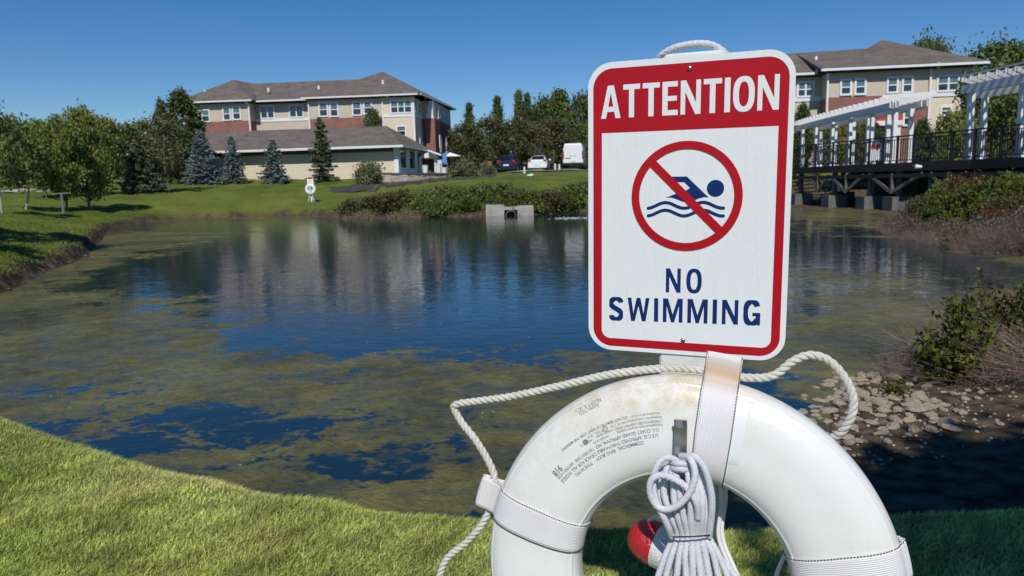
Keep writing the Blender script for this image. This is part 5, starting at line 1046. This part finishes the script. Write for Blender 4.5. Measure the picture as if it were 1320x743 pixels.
def sweep(P, rad, n=8, ang=None, ss=None):
    T, N, B = frames(P); a = np.linspace(0, 2*np.pi, n, endpoint=False); k = len(P); rad = np.broadcast_to(rad, (k,)) if np.ndim(rad) < 2 else rad
    rr = rad[:, None] if np.ndim(rad) == 1 else rad
    v = P[:, None, :]+(N[:, None, :]*np.cos(a)[None, :, None]+B[:, None, :]*np.sin(a)[None, :, None])*rr[:, :, None]
    i = np.arange(k*n).reshape(k, n); j = np.roll(i, -1, 1); f = np.stack([i[:-1], i[1:], j[1:], j[:-1]], -1).reshape(-1, 4)
    return v.reshape(-1, 3), f
def twisted(P, D, step=.0016):
    P, ss = resample(P, step); T, N, B = frames(P); V = []; Fq = []; off = 0; pitch = D*2.5
    for k in range(3):
        a = 2*np.pi*(ss/pitch+k/3); C = P+(N*np.cos(a)[:, None]+B*np.sin(a)[:, None])*D*.24; v, f = sweep(C, D*.285, 8); V.append(v); Fq.append(f+off); off += len(v)
    return np.concatenate(V), np.concatenate(Fq)
def braided(P, D, step=.0011, seed=0):            # solid braid: rows of interlocking loops pressed into the surface
    P, ss = resample(P, step); n = 14; a = np.linspace(0, 2*np.pi, n, endpoint=False)[None, :]; s = ss[:, None]
    k = 2*np.pi/(D*.72); br = np.abs(np.sin(s*k/2+a*2))*np.abs(np.sin(s*k/2-a*2))
    br = np.maximum(np.sin(s*k+a*4), np.sin(s*k-a*4+math.pi/2)*.9)
    return sweep(P, D/2*(.88+.12*br), n)
def catobj(name, parts, m, parent):
    V = []; Fq = []; off = 0
    for v, f in parts: V.append(v); Fq.append(f+off); off += len(v)
    V = np.concatenate(V)-np.array(parent.get('_o', (0, 0, 0))); return link(name, fast(name, V, np.concatenate(Fq), m, True), parent)
M['rope_cream'] = mat('rope_cream', (.8, .78, .71), .75, (.7, .66, .57), 25, .5, 900)
M['rope_white'] = mat('rope_white', (.74, .75, .8), .6, (.62, .64, .7), 60, .4, 1200)
M['webbing'] = mat('webbing', (.82, .81, .83), .7, (.75, .73, .74), 12); n_, N_, L_, B_ = nodes(M['webbing'])
uvn = N_.new('ShaderNodeUVMap'); sp = N_.new('ShaderNodeSeparateXYZ'); L_.new(uvn.outputs[0], sp.inputs[0])
su = math_('SINE', math_('MULTIPLY', sp.outputs[0], 2*math.pi/.0028)); sv_ = math_('SINE', math_('MULTIPLY', sp.outputs[1], 2*math.pi/.0015)); hb = math_('ADD', math_('MULTIPLY', su, .8), math_('MULTIPLY', sv_, .3))
b_ = N_.new('ShaderNodeBump'); b_.inputs['Strength'].default_value = .5; b_.inputs['Distance'].default_value = .0006; L_.new(hb, b_.inputs['Height']); L_.new(b_.outputs[0], B_.inputs['Normal'])
cr_ = [x for x in N_ if x.type == 'VALTORGB'][0]; cm = N_.new('ShaderNodeMix'); cm.data_type = 'RGBA'; cm.blend_type = 'MULTIPLY'
mr_ = N_.new('ShaderNodeMapRange'); mr_.inputs[1].default_value = -1.1; mr_.inputs[2].default_value = .2; mr_.inputs[3].default_value = .3; mr_.inputs[4].default_value = 0; L_.new(hb, mr_.inputs[0])
L_.new(mr_.outputs[0], cm.inputs[0]); L_.new(cr_.outputs[0], cm.inputs[6]); cm.inputs[7].default_value = (.45, .42, .42, 1)
st_ = N_.new('ShaderNodeAttribute'); st_.attribute_name = 'stain'; cs = N_.new('ShaderNodeMix'); cs.data_type = 'RGBA'; cs.blend_type = 'MULTIPLY'; L_.new(st_.outputs['Fac'], cs.inputs[0]); L_.new(cm.outputs[2], cs.inputs[6]); cs.inputs[7].default_value = (.72, .52, .32, 1); L_.new(cs.outputs[2], B_.inputs['Base Color'])
M['stitch'] = mat('stitch', (.035, .035, .04), .8)
loopP = fr(SM, SP, [(-.05, .03, .20), (-.048, .026, .228), (-.038, .018, .237), (-.02, .012, .2435), (.008, .010, .2465), (.03, .013, .2445), (.044, .02, .238), (.055, .028, .226), (.058, .03, .2)])
catobj('rope_loop', [braided(loopP, .0115)], M['rope_white'], t)
# ---------------------------------------------------------------- lifebuoy
RC, RW, RT, NE = .2312, .0738, .0455, 2.7
def prof(a, grow=0.):                             # section: a=0 outward, pi/2 front
    c, s = math.cos(a), math.sin(a); x = (RW+grow)*math.copysign(abs(c)**(2/NE), c); y = (RT+grow)*math.copysign(abs(s)**(2/NE), s); return x, y
t = wthing('life_ring', 'white ring lifebuoy with four webbing bands and grab rope hung on the sign post', 'lifebuoy', tuple(fr(RM, RP, [(0, 0, -.3)])[0]))
M['ring_white'] = mat('ring_white', (.79, .805, .80), .38, (.76, .775, .765), 2.5, .04, 500, coat=.1); n_, N_, L_, B_ = nodes(M['ring_white'])
r0_ = [x for x in N_ if x.type == 'VALTORGB'][0].outputs[0]; tc_ = [x for x in N_ if x.type == 'TEX_COORD'][0]
gr = N_.new('ShaderNodeAttribute'); gr.attribute_name = 'grime'; gn = noise_(45, 7, .4, rough=.7); gs = noise_(420, 3, 0, rough=.7)
mr_ = N_.new('ShaderNodeMapRange'); mr_.inputs[1].default_value = .42; mr_.inputs[2].default_value = .72; L_.new(math_('ADD', math_('MULTIPLY', gn, .6), math_('MULTIPLY', gs, .4)), mr_.inputs[0])
gm_ = N_.new('ShaderNodeMix'); gm_.data_type = 'RGBA'; gm_.blend_type = 'MULTIPLY'; L_.new(math_('MULTIPLY', math_('ADD', mr_.outputs[0], .22), gr.outputs['Fac']), gm_.inputs[0]); L_.new(r0_, gm_.inputs[6]); gm_.inputs[7].default_value = (.74, .62, .42, 1)
vz = N_.new('ShaderNodeTexVoronoi'); vz.inputs['Scale'].default_value = 55; L_.new(tc_.outputs['Object'], vz.inputs['Vector'])
mr2 = N_.new('ShaderNodeMapRange'); mr2.inputs[1].default_value = .03; mr2.inputs[2].default_value = .055; mr2.inputs[3].default_value = .75; mr2.inputs[4].default_value = 0; L_.new(vz.outputs['Distance'], mr2.inputs[0])
vsel = math_('GREATER_THAN', noise_(17, 2), .52)
sm_ = N_.new('ShaderNodeMix'); sm_.data_type = 'RGBA'; sm_.blend_type = 'MULTIPLY'; L_.new(math_('MULTIPLY', mr2.outputs[0], vsel), sm_.inputs[0]); L_.new(gm_.outputs[2], sm_.inputs[6]); sm_.inputs[7].default_value = (.3, .28, .25, 1); L_.new(sm_.outputs[2], B_.inputs['Base Color'])
NA, NS = 256, 200; v = []; grime = []
seam_a = [R(33), R(-33), R(180-33), R(180+33)]
for i in range(NA):
    th = 6.28318*i/NA; er = np.array([math.sin(th), 0, math.cos(th)])
    for j in range(NS):
        a = 6.28318*j/NS; a = a+.0; x, y = prof(a); 
        # moulded flange: the outer and inner rims stand a little proud beyond a groove
        g0 = min(abs((a-s+math.pi) % (2*math.pi)-math.pi) for s in seam_a); k = -.0035*math.exp(-(g0/.022)**2)
        if min(a, 6.28318-a) < R(32) or abs(a-math.pi) < R(32): k += .0012
        x += math.copysign(k, x) if abs(x) > 1e-6 else 0
        v.append(er*(RC+x)+np.array([0, -y, 0])); dg_ = math.degrees(th); dg_ = dg_-360 if dg_ > 180 else dg_
        grime.append(.12+.4*max(0, 1-min(abs(((dg_-q_+180) % 360)-180) for q_ in (9.8, -74, 77, 180))/16)+max(0, 1-abs(dg_+18)/55)*max(0, min(1, (RC+x-.225)/.05))*1.0+max(0, 1-abs(dg_-2)/9)*max(0, min(1, (RC+x-.26)/.03))*.9)
f = [(i*NS+j, ((i+1) % NA)*NS+j, ((i+1) % NA)*NS+(j+1) % NS, i*NS+(j+1) % NS) for i in range(NA) for j in range(NS)]
body = pobj('ring_body', v, f, M['ring_white'], t, RF, True); a_ = body.data.attributes.new('grime', 'FLOAT', 'POINT'); a_.data.foreach_set('value', np.array(grime, np.float32)); body['_o'] = t['_o']
bpy.context.view_layer.update()
def surf(r_, th, lift=0.):                        # point on the front face at radius r_, clock angle th (rad)
    q = min(.999, abs(r_-RC)/RW); y = RT*(1-q**NE)**(1/NE)+lift; return (math.sin(th)*r_, -y, math.cos(th)*r_)
def bent_text(s, r_, thc, size, m, flip=True, bold=0., name='printing', cap=1., sp_=1.):
    cu = bpy.data.curves.new('tmp', 'FONT'); cu.body = s; cu.size = size; cu.align_x = 'LEFT'; cu.offset = bold; cu.resolution_u = 2; cu.space_character = sp_
    o = bpy.data.objects.new('tmp', cu); COL.objects.link(o); me = bpy.data.meshes.new_from_object(o.evaluated_get(bpy.context.evaluated_depsgraph_get()))
    v = []; sg = -1 if flip else 1
    for p in me.vertices: rr = r_+sg*p.co[1]; v.append(surf(rr, R(thc)+sg*p.co[0]*cap/r_, .0004))
    f = [tuple(p.vertices) for p in me.polygons]; bpy.data.objects.remove(o); bpy.data.curves.remove(cu); bpy.data.meshes.remove(me)
    return pobj(name, v, f, m, body, RF)
M['ink'] = mat('ink', (.09, .09, .095), .8, (.3, .3, .3), 90)
TX = [(.2205, -14.5, .0068, .00014, 'COMMERCIAL  RING BUOY    TYPE IV PFD'), (.2275, -8.5, .0068, .00014, 'U.S.C.G. APPROVED THROWABLE DEVICE FOR ALL VESSELS'), (.2345, -8, .0066, .00012, 'U.S. COAST GUARD APPROVAL NO. 160.050/120/0  160.050/147/0'),
      (.2405, -6.5, .0049, 0, 'Polyurethane foam buoyant material          160.050/183/0'), (.2455, -7, .0049, 0, 'UNDERWRITERS LABORATORIES  a marine device      MODEL G'), (.2505, -7.5, .0049, 0, 'Inspected for conformance with UL 1175      LOT NO.   24 in'),
      (.2555, -8, .0049, 0, 'manufactured in U.S.A.'), (.2565, -19, .0053, .0001, 'DO NOT REMOVE OR PAINT OVER THIS MARKING')]
for r_, th, sz, bd, s in TX: bent_text(s, .2205+(r_-.2205)*1.12-.002, th+(1 if r_ > .25 else 0), sz*1.12, M['ink'], bold=bd*.7, cap=.86)
bent_text('918', .2445, -48.3, .0135, M['ink'], bold=.0005, cap=.85); bent_text('INSPECTED', .2895, -25.5, .0078, M['ink'], cap=.9); bent_text('PASSED 9-18-21', .2955, -24.5, .0078, M['ink'], cap=.9)
for r_, th, rad_, fill in ((.2505, -26.5, .0042, 0), (.2465, -35, .0042, 1)):
    c = np.array(surf(r_, R(th), .0006)); er = np.array([math.sin(R(th)), 0, math.cos(R(th))]); et = np.array([math.cos(R(th)), 0, -math.sin(R(th))]); n = 24; v = [c+(er*math.cos(6.283*i/n)+et*math.sin(6.283*i/n))*rad_ for i in range(n)]
    if fill: pobj('round_mark', v, [tuple(range(n))], M['ink'], body, RF)
    else: pobj('round_mark', v+[c+(p-c)*.78 for p in v], [(i, (i+1) % n, n+(i+1) % n, n+i) for i in range(n)], M['ink'], body, RF)
# moulded panel right of the top band
v = []; n = 9; mdl = 14
for i in range(mdl+1):
    for j in range(n+1):
        u = i/mdl; w_ = j/n; r_ = .185+.097*u; xo = .046+.022*w_+.018*u; rr = math.hypot(r_, 0); ed = min(u, 1-u)*mdl, min(w_, 1-w_)*n; lift = .0014 if min(ed) >= 1 else -.0006
        th = math.atan2(xo+.012, r_); v.append(surf(math.hypot(xo+.012, r_), th, lift))
pobj('moulded_panel', v, [(i*(n+1)+j, i*(n+1)+j+1, (i+1)*(n+1)+j+1, (i+1)*(n+1)+j) for i in range(mdl) for j in range(n)], M['ring_white'], body, RF, True)
for u in ():
    c = surf(math.hypot(.069+.018*u, .185+.097*u), math.atan2(.069+.018*u, .185+.097*u), .0014); vv, ff = lathe([(.0001, -.0008), (.0035, -.0005), (.0055, .0004), (.006, .002)], 16); pobj('moulded_stud', [(p[0]+c[0], p[1]+c[1], p[2]+c[2]) for p in vv], ff, M['ring_white'], body, RF, True)
# webbing bands: thing > strap > stitching
def strap(deg, hw=.0262, flap=.036, stain=0., skew=0.):
    th = R(deg); er = np.array([math.sin(th), 0, math.cos(th)]); et = np.array([math.cos(th), 0, -math.sin(th)]); A = []; n = 84
    A.append((RC+RW+flap, .006)); A += [(RC+RW+flap*.5, .0065), (RC+RW+.006, .010)]
    arc = []
    for j in range(n+1):
        a = R(12)+(2*math.pi-R(24))*j/n; x, y = prof(a, .0016); arc.append((RC+x, y))
    A += arc+[(RC+RW+.006, -.010), (RC+RW+flap*.5, -.0065), (RC+RW+flap, -.006), (RC+RW+flap+.004, 0), (RC+RW+flap, .006)]
    # finer
    A = np.array(A); s = np.r_[0, np.cumsum(np.linalg.norm(np.diff(A, axis=0), axis=1))]; m_ = 150; ss = np.linspace(0, s[-1], m_); A = np.stack([np.interp(ss, s, A[:, 0]), np.interp(ss, s, A[:, 1])], 1)
    W = np.linspace(-hw, hw, 9)
    def place(rho, y, w_, lift=0):
        ww = w_*(1-.10*max(0, min(1, (RC-rho)/RW))) + skew*(RC+RW-rho)
        r_ = math.sqrt(max(1e-6, rho*rho-ww*ww)) if rho < RC+RW+.002 else rho-ww*ww/(2*rho); return er*r_+et*ww+np.array([0, -y, 0])
    v = []; uv = []; stn = []
    for (rho, y), s_ in zip(A, ss):
        for w_ in W: v.append(place(rho, y, w_)); uv.append((w_, s_)); stn.append(stain*max(0, 1-abs(rho-(RC+RW+flap*.35))/.028))
    k = len(W); f = [(i*k+j, i*k+j+1, (i+1)*k+j+1, (i+1)*k+j) for i in range(m_-1) for j in range(k-1)]
    o = pobj('strap', v, f, M['webbing'], t, RF, True); o['_o'] = t['_o']; ul = o.data.uv_layers.new(name='UVMap')
    li = np.empty(len(o.data.loops), np.int32); o.data.loops.foreach_get('vertex_index', li); ul.data.foreach_set('uv', np.array(uv, np.float32)[li].ravel())
    a_ = o.data.attributes.new('stain', 'FLOAT', 'POINT'); a_.data.foreach_set('value', np.array(stn, np.float32))
    sd_ = o.modifiers.new('Solidify', 'SOLIDIFY'); sd_.thickness = .0014; sd_.offset = 0
    g_ = G(); N2 = 2*m_
    for sgn in (-1, 1):
        s_ = 0.
        while s_ < s[-1]-.004:
            pa = [np.interp(q_, ss, A[:, 0]) for q_ in (s_, s_+.0026)]; pb = [np.interp(q_, ss, A[:, 1]) for q_ in (s_, s_+.0026)]; w_ = sgn*(hw-.0012)
            a = place(pa[0], pb[0], w_); b = place(pa[1], pb[1], w_); nrm = np.array([0, -1., 0]) if abs(pb[0]) > RT*.7 else er*(1 if pa[0] > RC else -1)
            nr_ = nrm*np.sign(1) ; off_ = nr_*.0011; g_.bar(a+off_, b+off_, .0013, .0012, nr_); s_ += .0042
    w_ = fr(RM, RP, g_.v)-np.array(t['_o']); link('stitching', mesh('stitching', w_, g_.f, M['stitch']), o, kind='stuff'); return o
strap(9.8, stain=1., skew=.06); strap(-74, stain=.25); strap(77, stain=0., flap=.006); strap(180)
def ringpt(x, z, y): return fr(RM, RP, [(x, y, z)])[0]
def rpx(px, py, y=0.):                            # point of the ring's plane (offset y) written as photo pixels
    d = (px-CX)/FPX*CR-(py-CY)/FPX*CU+CF; nrm = RM[:, 1]; P0 = RP+nrm*y; k = ((P0-EYE)@nrm)/(d@nrm); return EYE+d*k
def seg(pts): return [rpx(*p) for p in pts]
rA = seg([(908, 478, 0), (950, 486, 0), (985, 487, 0), (1003, 481, 0), (1022, 466, 0), (1045, 458, 0), (1068, 465, 0), (1087, 485, 0), (1099, 510, 0), (1098, 535, 0), (1085, 557, .01), (1072, 568, .03), (1075, 600, .05), (1100, 650, .06), (1130, 705, .05), (1140, 745, .05), (1150, 800, .03), (1150, 880, 0), (1120, 960, 0), (1000, 1020, 0), (920, 1032, 0)])
rB = seg([(950, 486, 0), (908, 478, 0), (870, 475, 0), (830, 477, 0), (780, 484, 0), (720, 498, 0), (660, 511, 0), (610, 518, 0), (590, 521, -.002), (585, 526, 0), (596, 546, 0), (612, 566, 0), (628, 592, 0), (637, 614, 0), (636, 636, 0), (632, 655, 0), (620, 678, 0), (600, 700, 0), (580, 716, 0), (570, 732, 0), (567, 752, 0), (575, 800, 0), (620, 880, 0), (720, 960, 0), (850, 1030, 0), (920, 1032, 0)])
catobj('grab_rope', [twisted(rA, .0124)], M['rope_cream'], t); catobj('grab_rope', [twisted(rB, .0124)], M['rope_cream'], t)
# dangling grey straps seen through the ring
for pts in ([(928, 600, .05), (930, 650, .05), (926, 690, .05), (938, 725, .05), (955, 760, .05), (965, 820, .05)], [(936, 600, .055), (935, 645, .055), (931, 690, .055), (948, 735, .055), (966, 775, .055)], [(1026, 690, .045), (1012, 715, .05), (1000, 745, .05), (990, 790, .05)]):
    P, ss = resample(seg(pts), .004); v, f = sweep(P, .0034, 8); v = v.reshape(-1, 8, 3); catobj('tie_cord', [(v.reshape(-1, 3), f)], M['webbing'], t)
# ---------------------------------------------------------------- hook (part of the sign post)
sgn_ = [o for o in bpy.data.objects if o.name == 'no_swimming_sign'][0]
g_ = G(); hx = (-.0095, .0088)
def hk(a, b): g_.box((hx[0], a[0], a[1]), (hx[1], b[0], b[1]))
hk((-.0585, .147), (-.0555, .2385)); hk((-.0555, .147), (.06, .150))
g_.hexa([(hx[0], -.0645, .2505), (hx[1], -.0645, .2505), (hx[1], -.0615, .2515), (hx[0], -.0615, .2515), (hx[0], -.0585, .2385), (hx[1], -.0585, .2385), (hx[1], -.0555, .2385), (hx[0], -.0555, .2385)][::1])
w_ = fr(RM, RP, g_.v)-np.array(sgn_['_o']); ho = link('hanging_hook', mesh('hanging_hook', w_, g_.f, M['steel']), sgn_)
# ---------------------------------------------------------------- coiled throw rope
t = wthing('throw_rope', 'hank of white braided throw rope hanging from the steel hook', 'rope', tuple(rpx(890, 700, -.07)))
RD = .0096
strands = []
def W_(px, py, y): return rpx(px, py, y)
rr = np.random.default_rng(12)
# vertical strands: upper x at 630, tie x at 690, bottom x at 745, depth
spec = [(853, 606, 850, 640, 868, 690, 846, 748, -.098), (858, 602, 858, 640, 874, 690, 859, 748, -.106), (866, 604, 868, 645, 880, 690, 871, 748, -.110), (872, 604, 877, 645, 886, 690, 882, 748, -.112), (885, 604, 889, 640, 892, 690, 893, 748, -.113),
        (890, 600, 899, 640, 898, 690, 904, 748, -.111), (893, 598, 906, 640, 904, 690, 916, 748, -.108), (896, 597, 912, 640, 909, 690, 928, 748, -.103), (898, 596, 917, 642, 913, 690, 940, 748, -.096), (893, 600, 903, 640, 901, 692, 948, 748, -.089),
        (862, 606, 862, 640, 871, 692, 852, 748, -.089), (880, 606, 880, 645, 889, 692, 876, 748, -.092), (888, 603, 894, 640, 895, 692, 898, 748, -.092), (876, 606, 873, 645, 883, 692, 865, 748, -.090), (897, 600, 909, 645, 907, 692, 922, 748, -.088)]
for i, (ax, ay, bx, by, tx, ty, ex, ey, y) in enumerate(spec):
    j = rr.normal(0, 1.2, 4); dv = y+.014
    P = [W_(878+(ax-878)*.35, 600, y+.01), W_(ax+j[0], ay+2, y+.004), W_((ax+bx)/2+j[1], (ay+by)/2, y), W_(bx+j[1], by, y-.002), W_((bx+tx)/2, 668, y), W_(tx, ty, y*.93), W_((tx+ex)/2+j[2], 716, y*.97), W_(ex+j[3], ey, y), W_(ex+(ex-890)*.35, 800, y), W_(ex+(ex-890)*.45, 850, y*.9), W_(ex+(ex-890)*.3, 885+j[0]*4, y*.7)]
    strands.append(braided(P, RD))
big = [(878, 598, -.1), (862, 590, -.112), (849, 597, -.118), (842, 618, -.118), (845, 645, -.12), (858, 672, -.118), (866, 692, -.103)]; strands.append(braided(seg(big), RD))
big = [(880, 596, -.104), (893, 588, -.116), (906, 600, -.118), (914, 622, -.118), (918, 650, -.114), (914, 692, -.1)]; strands.append(braided(seg(big), RD))
lp = [(900, 668, -.115), (898, 650, -.121), (886, 630, -.124), (871, 619, -.126), (853, 613, -.127), (840, 619, -.126), (838, 635, -.125), (846, 652, -.123), (860, 657, -.124), (876, 650, -.127), (889, 635, -.128), (896, 612, -.126), (890, 592, -.118), (878, 588, -.1)]
strands.append(braided(seg(lp), RD*1.02))
for k, (py, w2) in enumerate(((598, 10.5), (605, 11.5))):
    cc = []
    for a in np.linspace(-2.6, 2.6, 14): cc.append(rpx(876.5+math.sin(a)*w2, py+math.sin(a)*1.2, -.094-.022*math.cos(a)))
    strands.append(braided(cc, RD))
for i, s in enumerate(strands): catobj('rope_strand', [s], M['rope_white'], t)
tie = []
for a in np.linspace(-math.pi, math.pi, 40): tie.append(rpx(890.5+math.sin(a)*27, 690.5+math.sin(a)*-1.2+math.cos(a)*1.5, -.093-.028*math.cos(a)))
P, ss = resample(tie, .002); catobj('cord_tie', [sweep(P, .0011, 6)], M['black_metal'], t)
# throw float, red and white
fc = rpx(851, 704, -.02); t = wthing('throw_float', 'small red and white float hanging beside the throw rope inside the ring', 'float', tuple(fc))
M['float_red'] = mat('float_red', (.5, .012, .02), .3, (.42, .01, .02), 90, .35, 220, coat=.3); M['float_white'] = mat('float_white', (.72, .72, .68), .4, (.6, .6, .54), 40, .3, 220)
ax = (RM@np.array([.93, -.25, -.2])); ax /= np.linalg.norm(ax)
def fl(name, s0, s1, m):
    P = []; rad_ = []
    for s in np.linspace(s0, s1, 22):
        P.append(fc+ax*s); q = max(0., 1-(abs(s)/.05)**2.6); rad_.append(.0328*q**.42+.0002)
    v, f = sweep(np.array(P), np.array(rad_), 36); catobj(name, [(v, f)], m, t)
fl('red_half', -.05, -.004, M['float_red']); fl('white_half', -.004, .05, M['float_white'])
catobj('float_cord', [braided(seg([(835, 672, -.01), (845, 667, -.04), (856, 668, -.06), (868, 672, -.085)]), .006)], M['rope_white'], t)
# ---------------------------------------------------------------- second station across the pond
q = at(400.5, 243.3, 44.5); z0 = H(q[0], q[1]); t = wthing('small_sign', 'distant white no swimming sign on the far lawn above a lifebuoy', 'sign', (q[0], q[1], z0)); x, y, z = q
s_ = G().box((x-.19, y, z+.22), (x+.19, y+.02, z+.72)).obj('plate', M['sign_edge'], t); G().box((x-.16, y-.006, z+.58), (x+.16, y-.001, z+.69)).obj('red_header', M['sign_red'], t); G().box((x-.05, y+.02, z0-.1), (x+.05, y+.12, z+.72)).obj('post', M['post_white'], t)
cr = []; n = 20
for i in range(n): a = 6.283*i/n; cr.append((x+math.cos(a)*.09, z+.4+math.sin(a)*.09))
G().add([(p[0], y-.004, p[1]) for p in cr]+[(x+(p[0]-x)*.78, y-.004, z+.4+(p[1]-z-.4)*.78) for p in cr], [(i, (i+1) % n, n+(i+1) % n, n+i) for i in range(n)]).obj('prohibition_ring', M['sign_red'], t)
t = wthing('life_ring', 'distant white lifebuoy hanging below the small sign on the far lawn', 'lifebuoy', (x, y-.08, z0)); v = []; f = []; A1, A2 = 32, 12
for i in range(A1):
    a = 6.283*i/A1
    for j in range(A2): b = 6.283*j/A2; r_ = .235+.1*math.cos(b); v.append((x+math.sin(a)*r_, y-.08-.05*math.sin(b), z-.03+math.cos(a)*r_))
f = [(i*A2+j, ((i+1) % A1)*A2+j, ((i+1) % A1)*A2+(j+1) % A2, i*A2+(j+1) % A2) for i in range(A1) for j in range(A2)]; gg = G(); gg.add(v, f); gg.obj('ring_body', M['ring_white'], t, True)
g_ = G()
for dx in (-.05, -.02, .01, .04): g_.cyl((x+dx*.4, y-.15, z+.1), (x+dx, y-.15, z-.2), .016, .016, 6)
g_.obj('coiled_rope', M['rope_white'], t)
for dx in (-.12, .12): G().bar((x+dx*.5, y-.02, z-.3), (x+dx*1.6, y-.05, z0+.02), .03, .03).obj('tie_cord', M['rope_white'], t)
for o in bpy.data.objects:
    if '_o' in o: del o['_o']
